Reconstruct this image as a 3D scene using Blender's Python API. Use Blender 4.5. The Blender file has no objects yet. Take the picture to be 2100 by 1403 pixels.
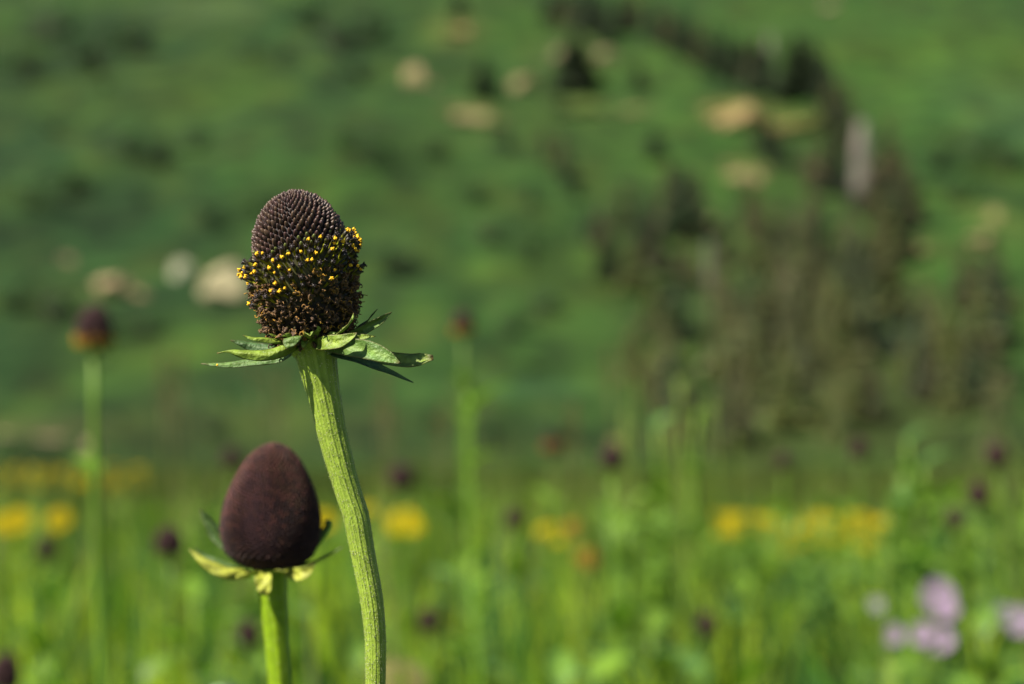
import bpy, math, random
import numpy as np
from mathutils import Vector, Matrix, noise as mnoise

random.seed(7); rng = np.random.default_rng(7)
scene = bpy.context.scene
COL = scene.collection

# ------------------------------------------------------------------ camera, sky, sun, exposure
FOCAL, SENSOR, W0, H0 = 60.0, 36.0, 2100.0, 1403.0
FPX = W0 * FOCAL / SENSOR                      # 3500 px
CAM = Vector((0, 0, 0.80))
PITCH = math.atan((950 - H0 / 2) / FPX)
FWD = Vector((0, math.cos(PITCH), math.sin(PITCH)))
RGT = Vector((1, 0, 0))
UPV = Vector((0, -math.sin(PITCH), math.cos(PITCH)))
D0 = 0.407                                     # distance of the flower in focus
U = D0 / FPX                                   # one photo pixel there, in metres

cd = bpy.data.cameras.new('camera'); cam = bpy.data.objects.new('camera', cd); COL.objects.link(cam)
cam.location = CAM; cam.rotation_euler = (math.pi / 2 + PITCH, 0, 0)
cd.lens = FOCAL; cd.sensor_width = SENSOR; cd.clip_start = 0.01; cd.clip_end = 3000
cd.dof.use_dof = True; cd.dof.focus_distance = D0 - 85 * U; cd.dof.aperture_fstop = 8.8; cd.dof.aperture_blades = 9
scene.camera = cam

SUN = Vector((-0.52, -0.42, 0.69)).normalized()
world = bpy.data.worlds.new('World'); scene.world = world; world.use_nodes = True
wn = world.node_tree.nodes; wl = world.node_tree.links
sky = wn.new('ShaderNodeTexSky'); sky.sky_type = 'NISHITA'; sky.sun_disc = False
sky.sun_elevation = math.asin(SUN.z); sky.sun_rotation = math.atan2(SUN.x, SUN.y); sky.altitude = 3000; sky.dust_density = 0.4
wl.new(sky.outputs[0], wn['Background'].inputs[0]); wn['Background'].inputs[1].default_value = 0.05
sd = bpy.data.lights.new('sun', 'SUN'); sun = bpy.data.objects.new('sun', sd); COL.objects.link(sun)
sd.energy = 5.0; sd.angle = math.radians(0.53); sd.color = (1.0, 0.93, 0.80)
sun.rotation_euler = SUN.to_track_quat('Z', 'Y').to_euler(); sun.location = (-5, -5, 10)
vs = scene.view_settings
vs.view_transform = 'Standard'; vs.look = 'None'; vs.exposure = 1.2; vs.gamma = 1; vs.use_curve_mapping = False
scene.cycles.use_denoising = True
scene.cycles.max_bounces = 6

# ------------------------------------------------------------------ helpers
def P(px, py, d=D0):
    """world point seen at a photo pixel, d metres deep along the view axis"""
    return CAM + d * (FWD + RGT * ((px - W0 / 2) / FPX) + UPV * ((H0 / 2 - py) / FPX))

def lin(r, g, b):
    f = lambda c: (c / 255 / 12.92) if c / 255 < 0.04045 else ((c / 255 + 0.055) / 1.055) ** 2.4
    return (f(r), f(g), f(b))

def mixc(a, b, t): return tuple(a[i] + (b[i] - a[i]) * t for i in range(3))

class MB:
    """collects vertices, faces and one colour per vertex"""
    def __init__(s): s.v = []; s.f = []; s.c = []
    def add(s, vs, fs, cs):
        o = len(s.v); s.v += [tuple(v) for v in vs]; s.f += [tuple(i + o for i in f) for f in fs]
        s.c += list(cs) if isinstance(cs, list) else [cs] * len(vs)
    def tube(s, pts, rad, n=6, cols=(0.1, 0.1, 0.1), cap=True):
        pts = [Vector(p) for p in pts]; m = len(pts)
        if not isinstance(rad, (list, tuple)): rad = [rad] * m
        if not isinstance(cols, list): cols = [cols] * m
        t0 = (pts[1] - pts[0]).normalized()
        ref = Vector((0, 0, 1)) if abs(t0.z) < 0.9 else Vector((1, 0, 0))
        a = t0.cross(ref).normalized(); vs_ = []; cs = []; fs = []
        for i, p in enumerate(pts):
            t = (pts[min(i + 1, m - 1)] - pts[max(i - 1, 0)])
            t = t.normalized() if t.length > 1e-12 else t0
            a = (a - t * a.dot(t)); a = a.normalized() if a.length > 1e-9 else t.orthogonal().normalized()
            b = t.cross(a)
            for k in range(n):
                th = 2 * math.pi * k / n
                vs_.append(p + (a * math.cos(th) + b * math.sin(th)) * rad[i]); cs.append(cols[i])
        for i in range(m - 1):
            for k in range(n):
                k2 = (k + 1) % n
                fs.append((i * n + k, i * n + k2, (i + 1) * n + k2, (i + 1) * n + k))
        if cap:
            fs.append(tuple(range(n - 1, -1, -1))); fs.append(tuple((m - 1) * n + k for k in range(n)))
        s.add(vs_, fs, cs)
    def mesh(s, name, mats, smooth=True):
        me = bpy.data.meshes.new(name); me.from_pydata(s.v, [], s.f); me.update()
        at = me.color_attributes.new('Col', 'FLOAT_COLOR', 'POINT')
        arr = np.ones((len(s.v), 4), np.float32); arr[:, :3] = np.array(s.c, np.float32).reshape(-1, 3)
        at.data.foreach_set('color', arr.ravel())
        for m in (mats if isinstance(mats, (list, tuple)) else [mats]): me.materials.append(m)
        if smooth: me.polygons.foreach_set('use_smooth', [True] * len(me.polygons))
        return me

def link(name, me, parent=None, mat=None):
    o = bpy.data.objects.new(name, me); COL.objects.link(o)
    if parent is not None: o.parent = parent
    if mat is not None: o.matrix_basis = mat
    return o

def tag(o, label=None, cat=None, group=None, kind=None):
    if label: o['label'] = label
    if cat: o['category'] = cat
    if group: o['group'] = group
    if kind: o['kind'] = kind
    return o

def thing(name, loc, label, cat, group=None, rz=0, sc=1):
    o = bpy.data.objects.new(name, None); COL.objects.link(o); o.empty_display_size = 0.02
    o.location = loc; o.rotation_euler = (0, 0, rz); o.scale = (sc, sc, sc)
    return tag(o, label, cat, group)

def spline(pts, n):
    """Catmull-Rom through points, n samples"""
    pts = [Vector(p) for p in pts]
    q = [pts[0] * 2 - pts[1]] + pts + [pts[-1] * 2 - pts[-2]]; out = []
    m = len(pts) - 1
    for i in range(n):
        u = i / (n - 1) * m; k = min(int(u), m - 1); t = u - k
        a, b, c, d = q[k], q[k + 1], q[k + 2], q[k + 3]
        out.append(0.5 * ((2 * b) + (c - a) * t + (2 * a - 5 * b + 4 * c - d) * t * t + (3 * b - a - 3 * c + d) * t ** 3))
    return out

def lerp_list(xs, n):
    xs = list(xs); m = len(xs) - 1; out = []
    for i in range(n):
        u = i / (n - 1) * m; k = min(int(u), m - 1); out.append(xs[k] + (xs[k + 1] - xs[k]) * (u - k))
    return out

def material(name, rough=0.55, trans=0.0, var=0.35, scale=200.0, bump=0.0, bscale=600.0, spec=0.4, sheen=0.0, sheen_col=(1, 1, 1), objrand=0.0, tcol=(1.0, 1.15, 0.45), speck=None, tint=None):
    m = bpy.data.materials.new(name); m.use_nodes = True; nt = m.node_tree; N = nt.nodes; L = nt.links
    pb = N['Principled BSDF']; out = N['Material Output']
    at = N.new('ShaderNodeAttribute'); at.attribute_name = 'Col'
    tc = N.new('ShaderNodeTexCoord')
    nz = N.new('ShaderNodeTexNoise'); nz.inputs['Scale'].default_value = scale; nz.inputs['Detail'].default_value = 4
    L.new(tc.outputs['Object'], nz.inputs['Vector'])
    mr = N.new('ShaderNodeMapRange'); mr.inputs[1].default_value = 0.25; mr.inputs[2].default_value = 0.75
    mr.inputs[3].default_value = 1 - var; mr.inputs[4].default_value = 1 + var
    L.new(nz.outputs[0], mr.inputs[0])
    fac = mr.outputs[0]
    if objrand:
        oi = N.new('ShaderNodeObjectInfo'); m2 = N.new('ShaderNodeMapRange')
        m2.inputs[3].default_value = 1 - objrand; m2.inputs[4].default_value = 1 + objrand
        L.new(oi.outputs['Random'], m2.inputs[0])
        mu = N.new('ShaderNodeMath'); mu.operation = 'MULTIPLY'; L.new(fac, mu.inputs[0]); L.new(m2.outputs[0], mu.inputs[1]); fac = mu.outputs[0]
    vm = N.new('ShaderNodeVectorMath'); vm.operation = 'SCALE'
    L.new(at.outputs['Color'], vm.inputs[0]); L.new(fac, vm.inputs['Scale'])
    colout = vm.outputs[0]
    if tint:
        tv = N.new('ShaderNodeVectorMath'); tv.operation = 'MULTIPLY'; L.new(colout, tv.inputs[0]); tv.inputs[1].default_value = tint; colout = tv.outputs[0]
    if speck:
        sc_, thr, scol = speck
        vo = N.new('ShaderNodeTexVoronoi'); vo.inputs['Scale'].default_value = sc_; L.new(tc.outputs['Object'], vo.inputs['Vector'])
        mm = N.new('ShaderNodeMapRange'); mm.inputs[1].default_value = thr; mm.inputs[2].default_value = thr * 0.6
        L.new(vo.outputs['Distance'], mm.inputs[0])
        mx = N.new('ShaderNodeMix'); mx.data_type = 'RGBA'; L.new(mm.outputs[0], mx.inputs[0]); L.new(colout, mx.inputs[6])
        mx.inputs[7].default_value = (*scol, 1); colout = mx.outputs[2]
    L.new(colout, pb.inputs['Base Color'])
    pb.inputs['Roughness'].default_value = rough; pb.inputs['Specular IOR Level'].default_value = spec
    if sheen:
        pb.inputs['Sheen Weight'].default_value = sheen; pb.inputs['Sheen Roughness'].default_value = 0.4
        pb.inputs['Sheen Tint'].default_value = (*sheen_col, 1)
    if bump:
        nb = N.new('ShaderNodeTexNoise'); nb.inputs['Scale'].default_value = bscale; nb.inputs['Detail'].default_value = 5
        L.new(tc.outputs['Object'], nb.inputs['Vector'])
        bp = N.new('ShaderNodeBump'); bp.inputs['Strength'].default_value = bump; bp.inputs['Distance'].default_value = 1.0 / bscale
        L.new(nb.outputs[0], bp.inputs['Height']); L.new(bp.outputs[0], pb.inputs['Normal'])
    if trans:
        tr = N.new('ShaderNodeBsdfTranslucent'); vt = N.new('ShaderNodeVectorMath'); vt.operation = 'MULTIPLY'
        L.new(colout, vt.inputs[0]); vt.inputs[1].default_value = tcol; L.new(vt.outputs[0], tr.inputs[0])
        ms = N.new('ShaderNodeMixShader'); ms.inputs[0].default_value = trans
        L.new(pb.outputs[0], ms.inputs[1]); L.new(tr.outputs[0], ms.inputs[2]); L.new(ms.outputs[0], out.inputs[0])
    return m

M_CORE = material('receptacle_skin', 0.6, var=0.3, scale=900, tint=(0.7, 0.7, 0.7))
M_BUD = material('floret_bud', 0.45, var=0.35, scale=1500, spec=0.5, objrand=0.3, sheen=0.08, sheen_col=(0.8, 0.6, 0.55), tint=(.70, .52, .43))
M_TUBE = material('floret_tube', 0.5, var=0.3, scale=1500, objrand=0.25, tint=(0.8, 0.8, 0.6))
M_ANTHER = material('pollen_yellow', 0.7, var=0.2, scale=2500, trans=0.15, bump=0.4, bscale=4000, tcol=(1, 1, .6), tint=(.92, .86, .7))
M_WITHER = material('withered_floret', 0.75, var=0.6, scale=1600, objrand=0.4, bump=0.5, bscale=3000, tint=(0.85, 0.8, 0.7))
M_STEM = material('stem_skin', 0.5, var=0.22, scale=420, trans=0.05, bump=0.35, bscale=1800, speck=(900, 0.16, (0.42, 0.42, 0.20)), tint=(.95, .98, .68), spec=.22)
M_HAIR = material('stem_hair', 0.6, trans=0.4, var=0.1)
M_BRACT = material('bract_leaf', 0.48, trans=0.28, var=0.35, scale=500, bump=0.6, bscale=1100, tint=(0.8, 0.88, 0.6))
M_VELVET = material('bud_velvet', 0.65, var=0.35, scale=300, sheen=0.3, sheen_col=(0.75, 0.40, 0.5), spec=0.25, tint=(.62, .50, .44))
M_PLANT = material('meadow_leaf', 0.5, trans=0.35, var=0.25, scale=30, objrand=0.2, tint=(.84, .98, .46))
M_GRASS = material('grass_blade', 0.5, trans=0.4, var=0.2, scale=6, tint=(.98, 1.16, .46), spec=.15)
M_DRY = material('dry_grass', 0.7, trans=0.3, var=0.25, scale=8, tint=(0.75, 0.9, 0.6), spec=.2)
M_PETAL = material('petal', 0.85, trans=0.35, var=0.15, scale=60, tcol=(1, 1, 1), objrand=0.12, tint=(.60, .60, .60), spec=.1)
M_ROCK = material('limestone', 0.85, var=0.3, scale=0.9, bump=0.6, bscale=3.0, tint=(.62, .62, .52))
M_BARK = material('bark', 0.85, var=0.35, scale=3, objrand=0.2, tint=(0.75, 0.75, 0.7))
M_NEEDLE = material('needle_foliage', 0.65, trans=0.15, var=0.45, scale=0.6, objrand=0.3, tint=(0.72, 0.86, 0.58))
M_SOIL = material('meadow_soil', 0.9, var=0.5, scale=3)
M_HILL = material('hillside_grass', 0.9, var=0.55, scale=0.22, spec=0.15, bump=0.5, bscale=0.8, tint=(.42, .645, .36))

# ------------------------------------------------------------------ ground and hillside
def gz(x, y):
    s = max(0.0, y - 95.0)
    z = 0.42 * (math.sqrt(s * s + 28 * 28) - 28)
    k = min(1.0, s / 60.0)
    if k > 0:
        z += k * (3.2 * mnoise.noise((x * 0.018, y * 0.018, 1.3)) + 1.3 * mnoise.noise((x * 0.06, y * 0.06, 4.1)))
        z += 0.00016 * x * x * k
    z += 0.02 * mnoise.noise((x * 0.35, y * 0.35, 9.0)) * min(1, max(0, (y - 2) / 4))
    return z

def hit(px, py, tmin=30.0):
    """where the sight line through a pixel meets the hillside"""
    d = (P(px, py, 1.0) - CAM); t = tmin
    while t < 900:
        p = CAM + d * t
        if p.z <= gz(p.x, p.y): return Vector((p.x, p.y, gz(p.x, p.y))), t
        t += 0.5
    return None, None

BLOBS = []   # patches of different ground colour: world centre, radii, colour, weight
def patch(px, py, rx, ry, col, w):
    p, t = hit(px, py)
    if p is None: return
    q, t2 = hit(px, py - ry)
    ly = (q - p).length if q is not None else ry * t / FPX * 3
    BLOBS.append((p.x, p.y, rx * t / FPX, max(ly, 1.5), col, w))
G_BRIGHT = (0.048, 0.088, 0.018); G_DARK = (0.018, 0.036, 0.014); G_MID = (0.034, 0.066, 0.017)
G_BLUE = (0.050, 0.084, 0.045); G_TAN = (0.13, 0.10, 0.05); G_YEL = (0.070, 0.086, 0.013); G_BROWN = (0.050, 0.048, 0.019)
for a in [(220, 330, 520, 330, (0.021, 0.047, 0.017), .75), (1050, 925, 1400, 22, (0.036, 0.044, 0.014), .8), (1700, 880, 420, 60, (0.055, 0.052, 0.018), .8), (600, 880, 420, 45, (0.048, 0.048, 0.018), .6),
          (180, 180, 260, 120, G_DARK, .5), (520, 190, 110, 50, G_BRIGHT, .6), (1950, 110, 240, 60, G_YEL, .9), (2060, 220, 120, 90, G_BLUE, .9), (1800, 60, 220, 60, G_BRIGHT, .8), (1750, 190, 130, 50, G_BRIGHT, .8),
          (2000, 330, 130, 50, G_DARK, .8), (1900, 260, 120, 60, G_MID, .6), (1400, 250, 130, 80, G_BRIGHT, .8), (1300, 110, 120, 70, G_BRIGHT, .5),
          (1500, 60, 70, 40, G_BRIGHT, .9), (1050, 70, 110, 60, G_BRIGHT, .5), (150, 110, 190, 90, G_DARK, .85), (330, 320, 150, 60, G_DARK, .7),
          (690, 80, 130, 80, G_DARK, .8), (760, 310, 90, 60, G_DARK, .8), (440, 170, 150, 60, G_YEL, .5), (700, 420, 260, 60, G_YEL, .35), (1180, 560, 200, 60, G_YEL, .4), (620, 350, 260, 30, G_BRIGHT, .5),
          (820, 545, 70, 60, G_DARK, .8), (60, 420, 200, 70, G_DARK, .6), (120, 640, 200, 60, G_DARK, .5), (350, 730, 170, 30, G_YEL, .6),
          (1080, 800, 150, 20, G_BLUE, .9), (960, 740, 160, 20, G_BRIGHT, .7), (1000, 640, 150, 40, G_MID, .6), (1060, 560, 60, 20, G_YEL, .7),
          (90, 880, 150, 18, G_TAN, .75), (60, 935, 160, 8, G_DARK, .9), (1700, 760, 330, 110, G_BROWN, .8), (1450, 560, 200, 120, G_BROWN, .5), (1100, 480, 140, 70, G_MID, .5),
          (560, 860, 160, 30, G_BROWN, .6), (340, 850, 120, 40, G_BROWN, .5), (1510, 235, 75, 25, (0.24, 0.15, 0.06), .9), (1640, 255, 70, 20, (0.17, 0.13, 0.05), .8),
          (1190, 220, 80, 16, (0.14, 0.13, 0.055), .8), (1320, 222, 45, 14, (0.12, 0.13, 0.05), .8), (965, 230, 55, 20, (0.15, 0.14, 0.06), .8), (1180, 110, 70, 25, (0.13, 0.11, 0.06), .7),
          (935, 60, 55, 30, (0.13, 0.10, 0.04), .7), (1535, 350, 50, 14, (0.19, 0.15, 0.06), .8), (1880, 505, 50, 18, (0.14, 0.13, 0.05), .8), (2020, 440, 40, 40, (0.12, 0.12, 0.045), .7),
          (420, 15, 120, 25, (0.10, 0.11, 0.06), .7), (230, 590, 60, 20, (0.12, 0.11, 0.05), .6), (1100, 900, 500, 25, G_DARK, .5), (1950, 620, 140, 120, G_BRIGHT, .3)]:
    patch(*a)

def ground_col(x, y):
    if y < 92: c = (0.030, 0.045, 0.016)
    else:
        n = mnoise.noise((x * 0.03, y * 0.02, 7.7)) * 0.5 + 0.5 + 0.35 * mnoise.noise((x * 0.11, y * 0.06, 2.2))
        c = mixc((0.022, 0.045, 0.016), (0.050, 0.082, 0.0185), min(1, max(0, n)))
        for bx, by, rx, ry, col, w in BLOBS:
            e = ((x - bx) / rx) ** 2 + ((y - by) / ry) ** 2
            if e < 6: c = mixc(c, col, w * math.exp(-0.9 * e * e))
        m1 = mnoise.noise((x * .22, y * .10, 3.3)); m2 = mnoise.noise((x * .5, y * .25, 8.8)); m3 = mnoise.noise((x * .16, y * .08, 21.0))
        m4 = mnoise.noise((x * .95, y * .5, 5.5)); m5 = mnoise.noise((x * .05, y * .03, 40.0))
        c = mixc(c, (.085, .092, .018), max(0, min(.45, m3 * .9))); c = mixc(c, (.080, .066, .030), max(0, min(.4, -m3 * m2 * 3)))
        c = mixc(c, (.070, .092, .018), max(0, min(.4, m5)))
        kk = max(.45, 1 + .45 * m1 + .28 * m2 + .25 * m4); c = tuple(ch * kk for ch in c)
    return c

ys = list(np.concatenate([np.linspace(-25, 0, 6), np.linspace(1, 20, 24), np.linspace(22, 90, 26), np.linspace(92, 300, 230), np.linspace(306, 520, 30)]))
us = np.linspace(-1, 1, 211)
gb = MB(); vs_, cs_ = [], []
for y in ys:
    hw = max(40.0, 0.42 * y + 40)
    for u in us:
        x = u * hw; vs_.append((x, y, gz(x, y))); cs_.append(ground_col(x, y))
n = len(us); fs_ = [(j * n + i, j * n + i + 1, (j + 1) * n + i + 1, (j + 1) * n + i) for j in range(len(ys) - 1) for i in range(n - 1)]
# the near meadow floor and the hillside are one sheet with two materials
gb.add(vs_, fs_, cs_)
gm = gb.mesh('ground', [M_SOIL, M_HILL])
mi = np.array([0 if ys[k // (n - 1)] < 88 else 1 for k in range(len(fs_))], np.int32); gm.polygons.foreach_set('material_index', mi)
tag(link('ground', gm), kind='structure')

# ------------------------------------------------------------------ rocks on the hillside
def rock_mesh(w, h, dpt, seed, col):
    r = random.Random(seed); bm_v = []; bm_f = []
    import bmesh
    bm = bmesh.new(); bmesh.ops.create_icosphere(bm, subdivisions=3, radius=1.0)
    planes = [(Vector((r.gauss(0, 1), r.gauss(0, 1), r.gauss(0, .8))).normalized(), r.uniform(0.45, 0.85)) for _ in range(18)]
    for v in bm.verts:
        p = v.co.copy()
        for nrm, dd in planes:
            k = p.dot(nrm)
            if k > dd: p -= nrm * (k - dd)
        p *= 1 + 0.30 * mnoise.noise(p * 1.6 + Vector((seed * 3.1, 0, 0))) + .12 * mnoise.noise(p * 4.3 + Vector((seed, 0, 0)))
        v.co = p
    bm.verts.index_update()
    mb = MB(); vv = [(v.co.x * w / 2 * 1.3, v.co.y * dpt / 2 * 1.15, v.co.z * h / 2 * 1.25 + h * 0.28) for v in bm.verts]
    cc = [tuple(c * (0.85 + 0.35 * (mnoise.noise(v.co * 3 + Vector((0, seed, 0))) + .5)) for c in col) for v in bm.verts]
    mb.add(vv, [[q.index for q in f.verts] for f in bm.faces], cc); bm.free()
    return mb.mesh('boulder', M_ROCK, smooth=False)

TANR = (0.30, 0.235, 0.125); CREAM = (0.50, 0.44, 0.29); ORANGE = (0.30, 0.215, 0.10); OLIVE = (0.24, 0.20, 0.09); PALE = (0.46, 0.46, 0.36)
ROCKS = [(853, 172, 46, 52, TANR, 'tan upright boulder standing alone high on the green hillside'),
         (1075, 185, 50, 44, TANR, 'tan boulder beside a dark conifer high on the hillside'),
         (965, 250, 80, 38, TANR, 'long tan ledge below a small dark conifer on the hillside'),
         (940, 75, 50, 34, ORANGE, 'ochre boulder near the topmost conifers of the left tree line'),
         (1175, 120, 80, 40, (0.26, 0.20, 0.13), 'grey brown outcrop right above a dark wide conifer'),
         (1195, 235, 100, 26, OLIVE, 'flat olive tan slab under the wide dark conifer'),
         (1510, 260, 110, 62, ORANGE, 'largest orange outcrop in front of the upper tree line'),
         (1640, 272, 90, 40, (0.28, 0.20, 0.08), 'yellowish outcrop right under the biggest dark conifer'),
         (1535, 368, 78, 36, TANR, 'low tan boulder on grass between tree line and brown thicket'),
         (2012, 508, 46, 46, TANR, 'tan boulder on the open slope beyond the bare grey snag'),
         (2040, 450, 34, 34, OLIVE, 'small olive tan stone uphill of a lone tan boulder'),
         (1880, 522, 56, 30, OLIVE, 'olive tan stone at the foot of the brown conifers'),
         (1700, 22, 36, 24, (0.24, 0.18, 0.13), 'small brown stone on the bright upper pasture'),
         (140, 542, 40, 34, (0.28, 0.21, 0.13), 'small dull brown stone left of a slanting tan boulder'),
         (232, 602, 86, 66, (0.42, 0.31, 0.19), 'slanting tan boulder in the dark lower slope'),
         (366, 570, 44, 46, PALE, 'round pale grey boulder next to the big cream block'),
         (460, 612, 104, 96, CREAM, 'big cream limestone block low on the hillside behind the flower'),
         (95, 905, 70, 22, (0.26, 0.2, 0.13), 'flat beige slab at the foot of the hill'),
         (185, 925, 34, 30, (0.32, 0.24, 0.16), 'small pinkish beige stone at the end of a flat slab'),
         (20, 900, 44, 22, (0.26, 0.2, 0.13), 'beige stone half sunk in grass at the hill foot'),
         (1015, 262, 40, 26, (0.28, 0.22, 0.11), 'small tan stone at the end of the long tan ledge'), (925, 232, 34, 24, OLIVE, 'small olive stone at the other end of the long tan ledge'), (888, 182, 24, 18, (0.24, 0.19, 0.11), 'little tan stone fallen beside the upright boulder'),
         (1240, 118, 40, 26, (0.24, 0.18, 0.11), 'small brown stone beside the grey brown outcrop'), (1575, 272, 44, 30, (0.30, 0.19, 0.09), 'small rusty stone between the two orange outcrops'), (1455, 232, 40, 22, OLIVE, 'small olive stone uphill of the largest orange outcrop'),
         (1300, 232, 50, 18, OLIVE, 'thin olive slab beyond the flat olive tan slab'), (1495, 345, 30, 18, (0.24, 0.20, 0.09), 'little tan stone next to the low tan boulder'), (285, 612, 34, 24, (0.34, 0.25, 0.15), 'small tan stone touching the slanting boulder')]
for i, (px, py, w, h, col, lab) in enumerate(ROCKS):
    p, t = hit(px, py); k = t / FPX
    if 'upright' not in lab and 'block' not in lab: w *= 1.15; h *= .78
    o = link('boulder', rock_mesh(w * k, h * k, max(w, h) * k * 0.8, i + 1, col)); o.location = p - Vector((0, 0, 0.06 * h * k))
    o.rotation_euler = (0, 0.35 if 'slanting' in lab else 0, random.uniform(-.4, .4))
    tag(o, lab, 'boulder', 'pale boulders scattered over the hillside')

# ------------------------------------------------------------------ trees on the hillside (unit height 1)
def conifer_meshes(seed, col, col2, width=0.2, dens=1.0):
    r = random.Random(seed); tb = MB()
    tb.tube([(0, 0, -0.03), (0.003, 0, .5), (0, 0, 1.0)], [0.022, 0.013, 0.003], 6, (0.10, 0.08, 0.06))
    cb = MB(); z = 0.08
    while z < 0.99:
        rad = width * (1 - z) ** 0.8 * r.uniform(.75, 1.15) + 0.012; nb = max(4, int(9 * dens * (1 - z * .5)))
        a0 = r.uniform(0, 6.28)
        for k in range(nb):
            if r.random() < 0.14: continue
            a = a0 + 6.283 * k / nb + r.uniform(-.3, .3); L_ = rad * r.uniform(.6, 1.15)
            dx, dy = math.cos(a), math.sin(a); c = mixc(col, col2, r.random())
            for q in range(5):                     # needle sprays along the bough
                f = 0.25 + 0.75 * q / 4; x, y = dx * L_ * f, dy * L_ * f
                zz = z - 0.30 * L_ * f + 0.12 * L_ * f * f; s = L_ * (0.42 - 0.22 * f) + 0.006
                nx, ny = -dy, dx; j = lambda m: r.uniform(-m, m)
                cb.add([(x + nx * s + j(s * .4), y + ny * s + j(s * .4), zz - s * .5 + j(s * .4)), (x - nx * s + j(s * .4), y - ny * s + j(s * .4), zz - s * .5 + j(s * .4)),
                        (x + dx * s * 1.5, y + dy * s * 1.5, zz - s * .3 + j(s * .5)), (x - dx * s * .4, y - dy * s * .4, zz + s * .7)],
                       [(0, 1, 3), (0, 2, 3), (1, 2, 3)], tuple(ch * r.uniform(.7, 1.3) for ch in c))
        z += 0.034 / dens * r.uniform(.8, 1.2)
    return tb.mesh('trunk', M_BARK), cb.mesh('crown', M_NEEDLE, smooth=False)

def snag_meshes(seed):
    r = random.Random(seed); tb = MB(); c = (0.13, 0.115, 0.10)
    tb.tube([(0, 0, -.03), (.006, 0, .35), (-.004, .004, .7), (.004, 0, 1.0)], [.075, .068, .052, .024], 9, c)
    lb = MB()
    for k in range(26):
        z = r.uniform(.15, .97); a = r.uniform(0, 6.28); L_ = r.uniform(.05, .17) * (1.15 - z * .7)
        d = Vector((math.cos(a), math.sin(a), r.uniform(-.5, .15)))
        lb.tube([Vector((0, 0, z)), Vector((0, 0, z)) + d * L_ * .6, Vector((0, 0, z)) + d * L_ + Vector((0, 0, -.2 * L_))], [.016, .010, .004], 4, c)
    return tb.mesh('trunk', M_BARK), lb.mesh('dead_boughs', M_BARK)

GREEN = [conifer_meshes(s, (0.022, 0.036, 0.019), (0.046, 0.064, 0.028), w) for s, w in ((1, .2), (2, .24), (3, .17))]
BROWN = [conifer_meshes(s, (0.062, 0.053, 0.028), (0.125, 0.106, 0.050), w, .8) for s, w in ((11, .2), (12, .17), (13, .24))]
OLIV = [conifer_meshes(s, (0.058, 0.066, 0.020), (0.118, 0.112, 0.032), w, .9) for s, w in ((21, .22), (22, .26))]
SNAG = [snag_meshes(s) for s in (31, 32, 33)]
LAB = {'g': ('conifer', 'dark green conifer in the blurred woods on the hillside', 'pine tree', 'dark green conifers on the hillside'),
       'b': ('conifer', 'brown needled dying conifer in the blurred woods on the hillside', 'pine tree', 'brown dying conifers on the hillside'),
       'o': ('conifer', 'olive brown conifer in the thicket at the foot of the hill', 'pine tree', 'olive conifers in the lower thicket'),
       's': ('dead_tree', 'thin grey dead tree among the blurred conifers', 'dead tree', 'thin dead trees on the hillside')}
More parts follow.
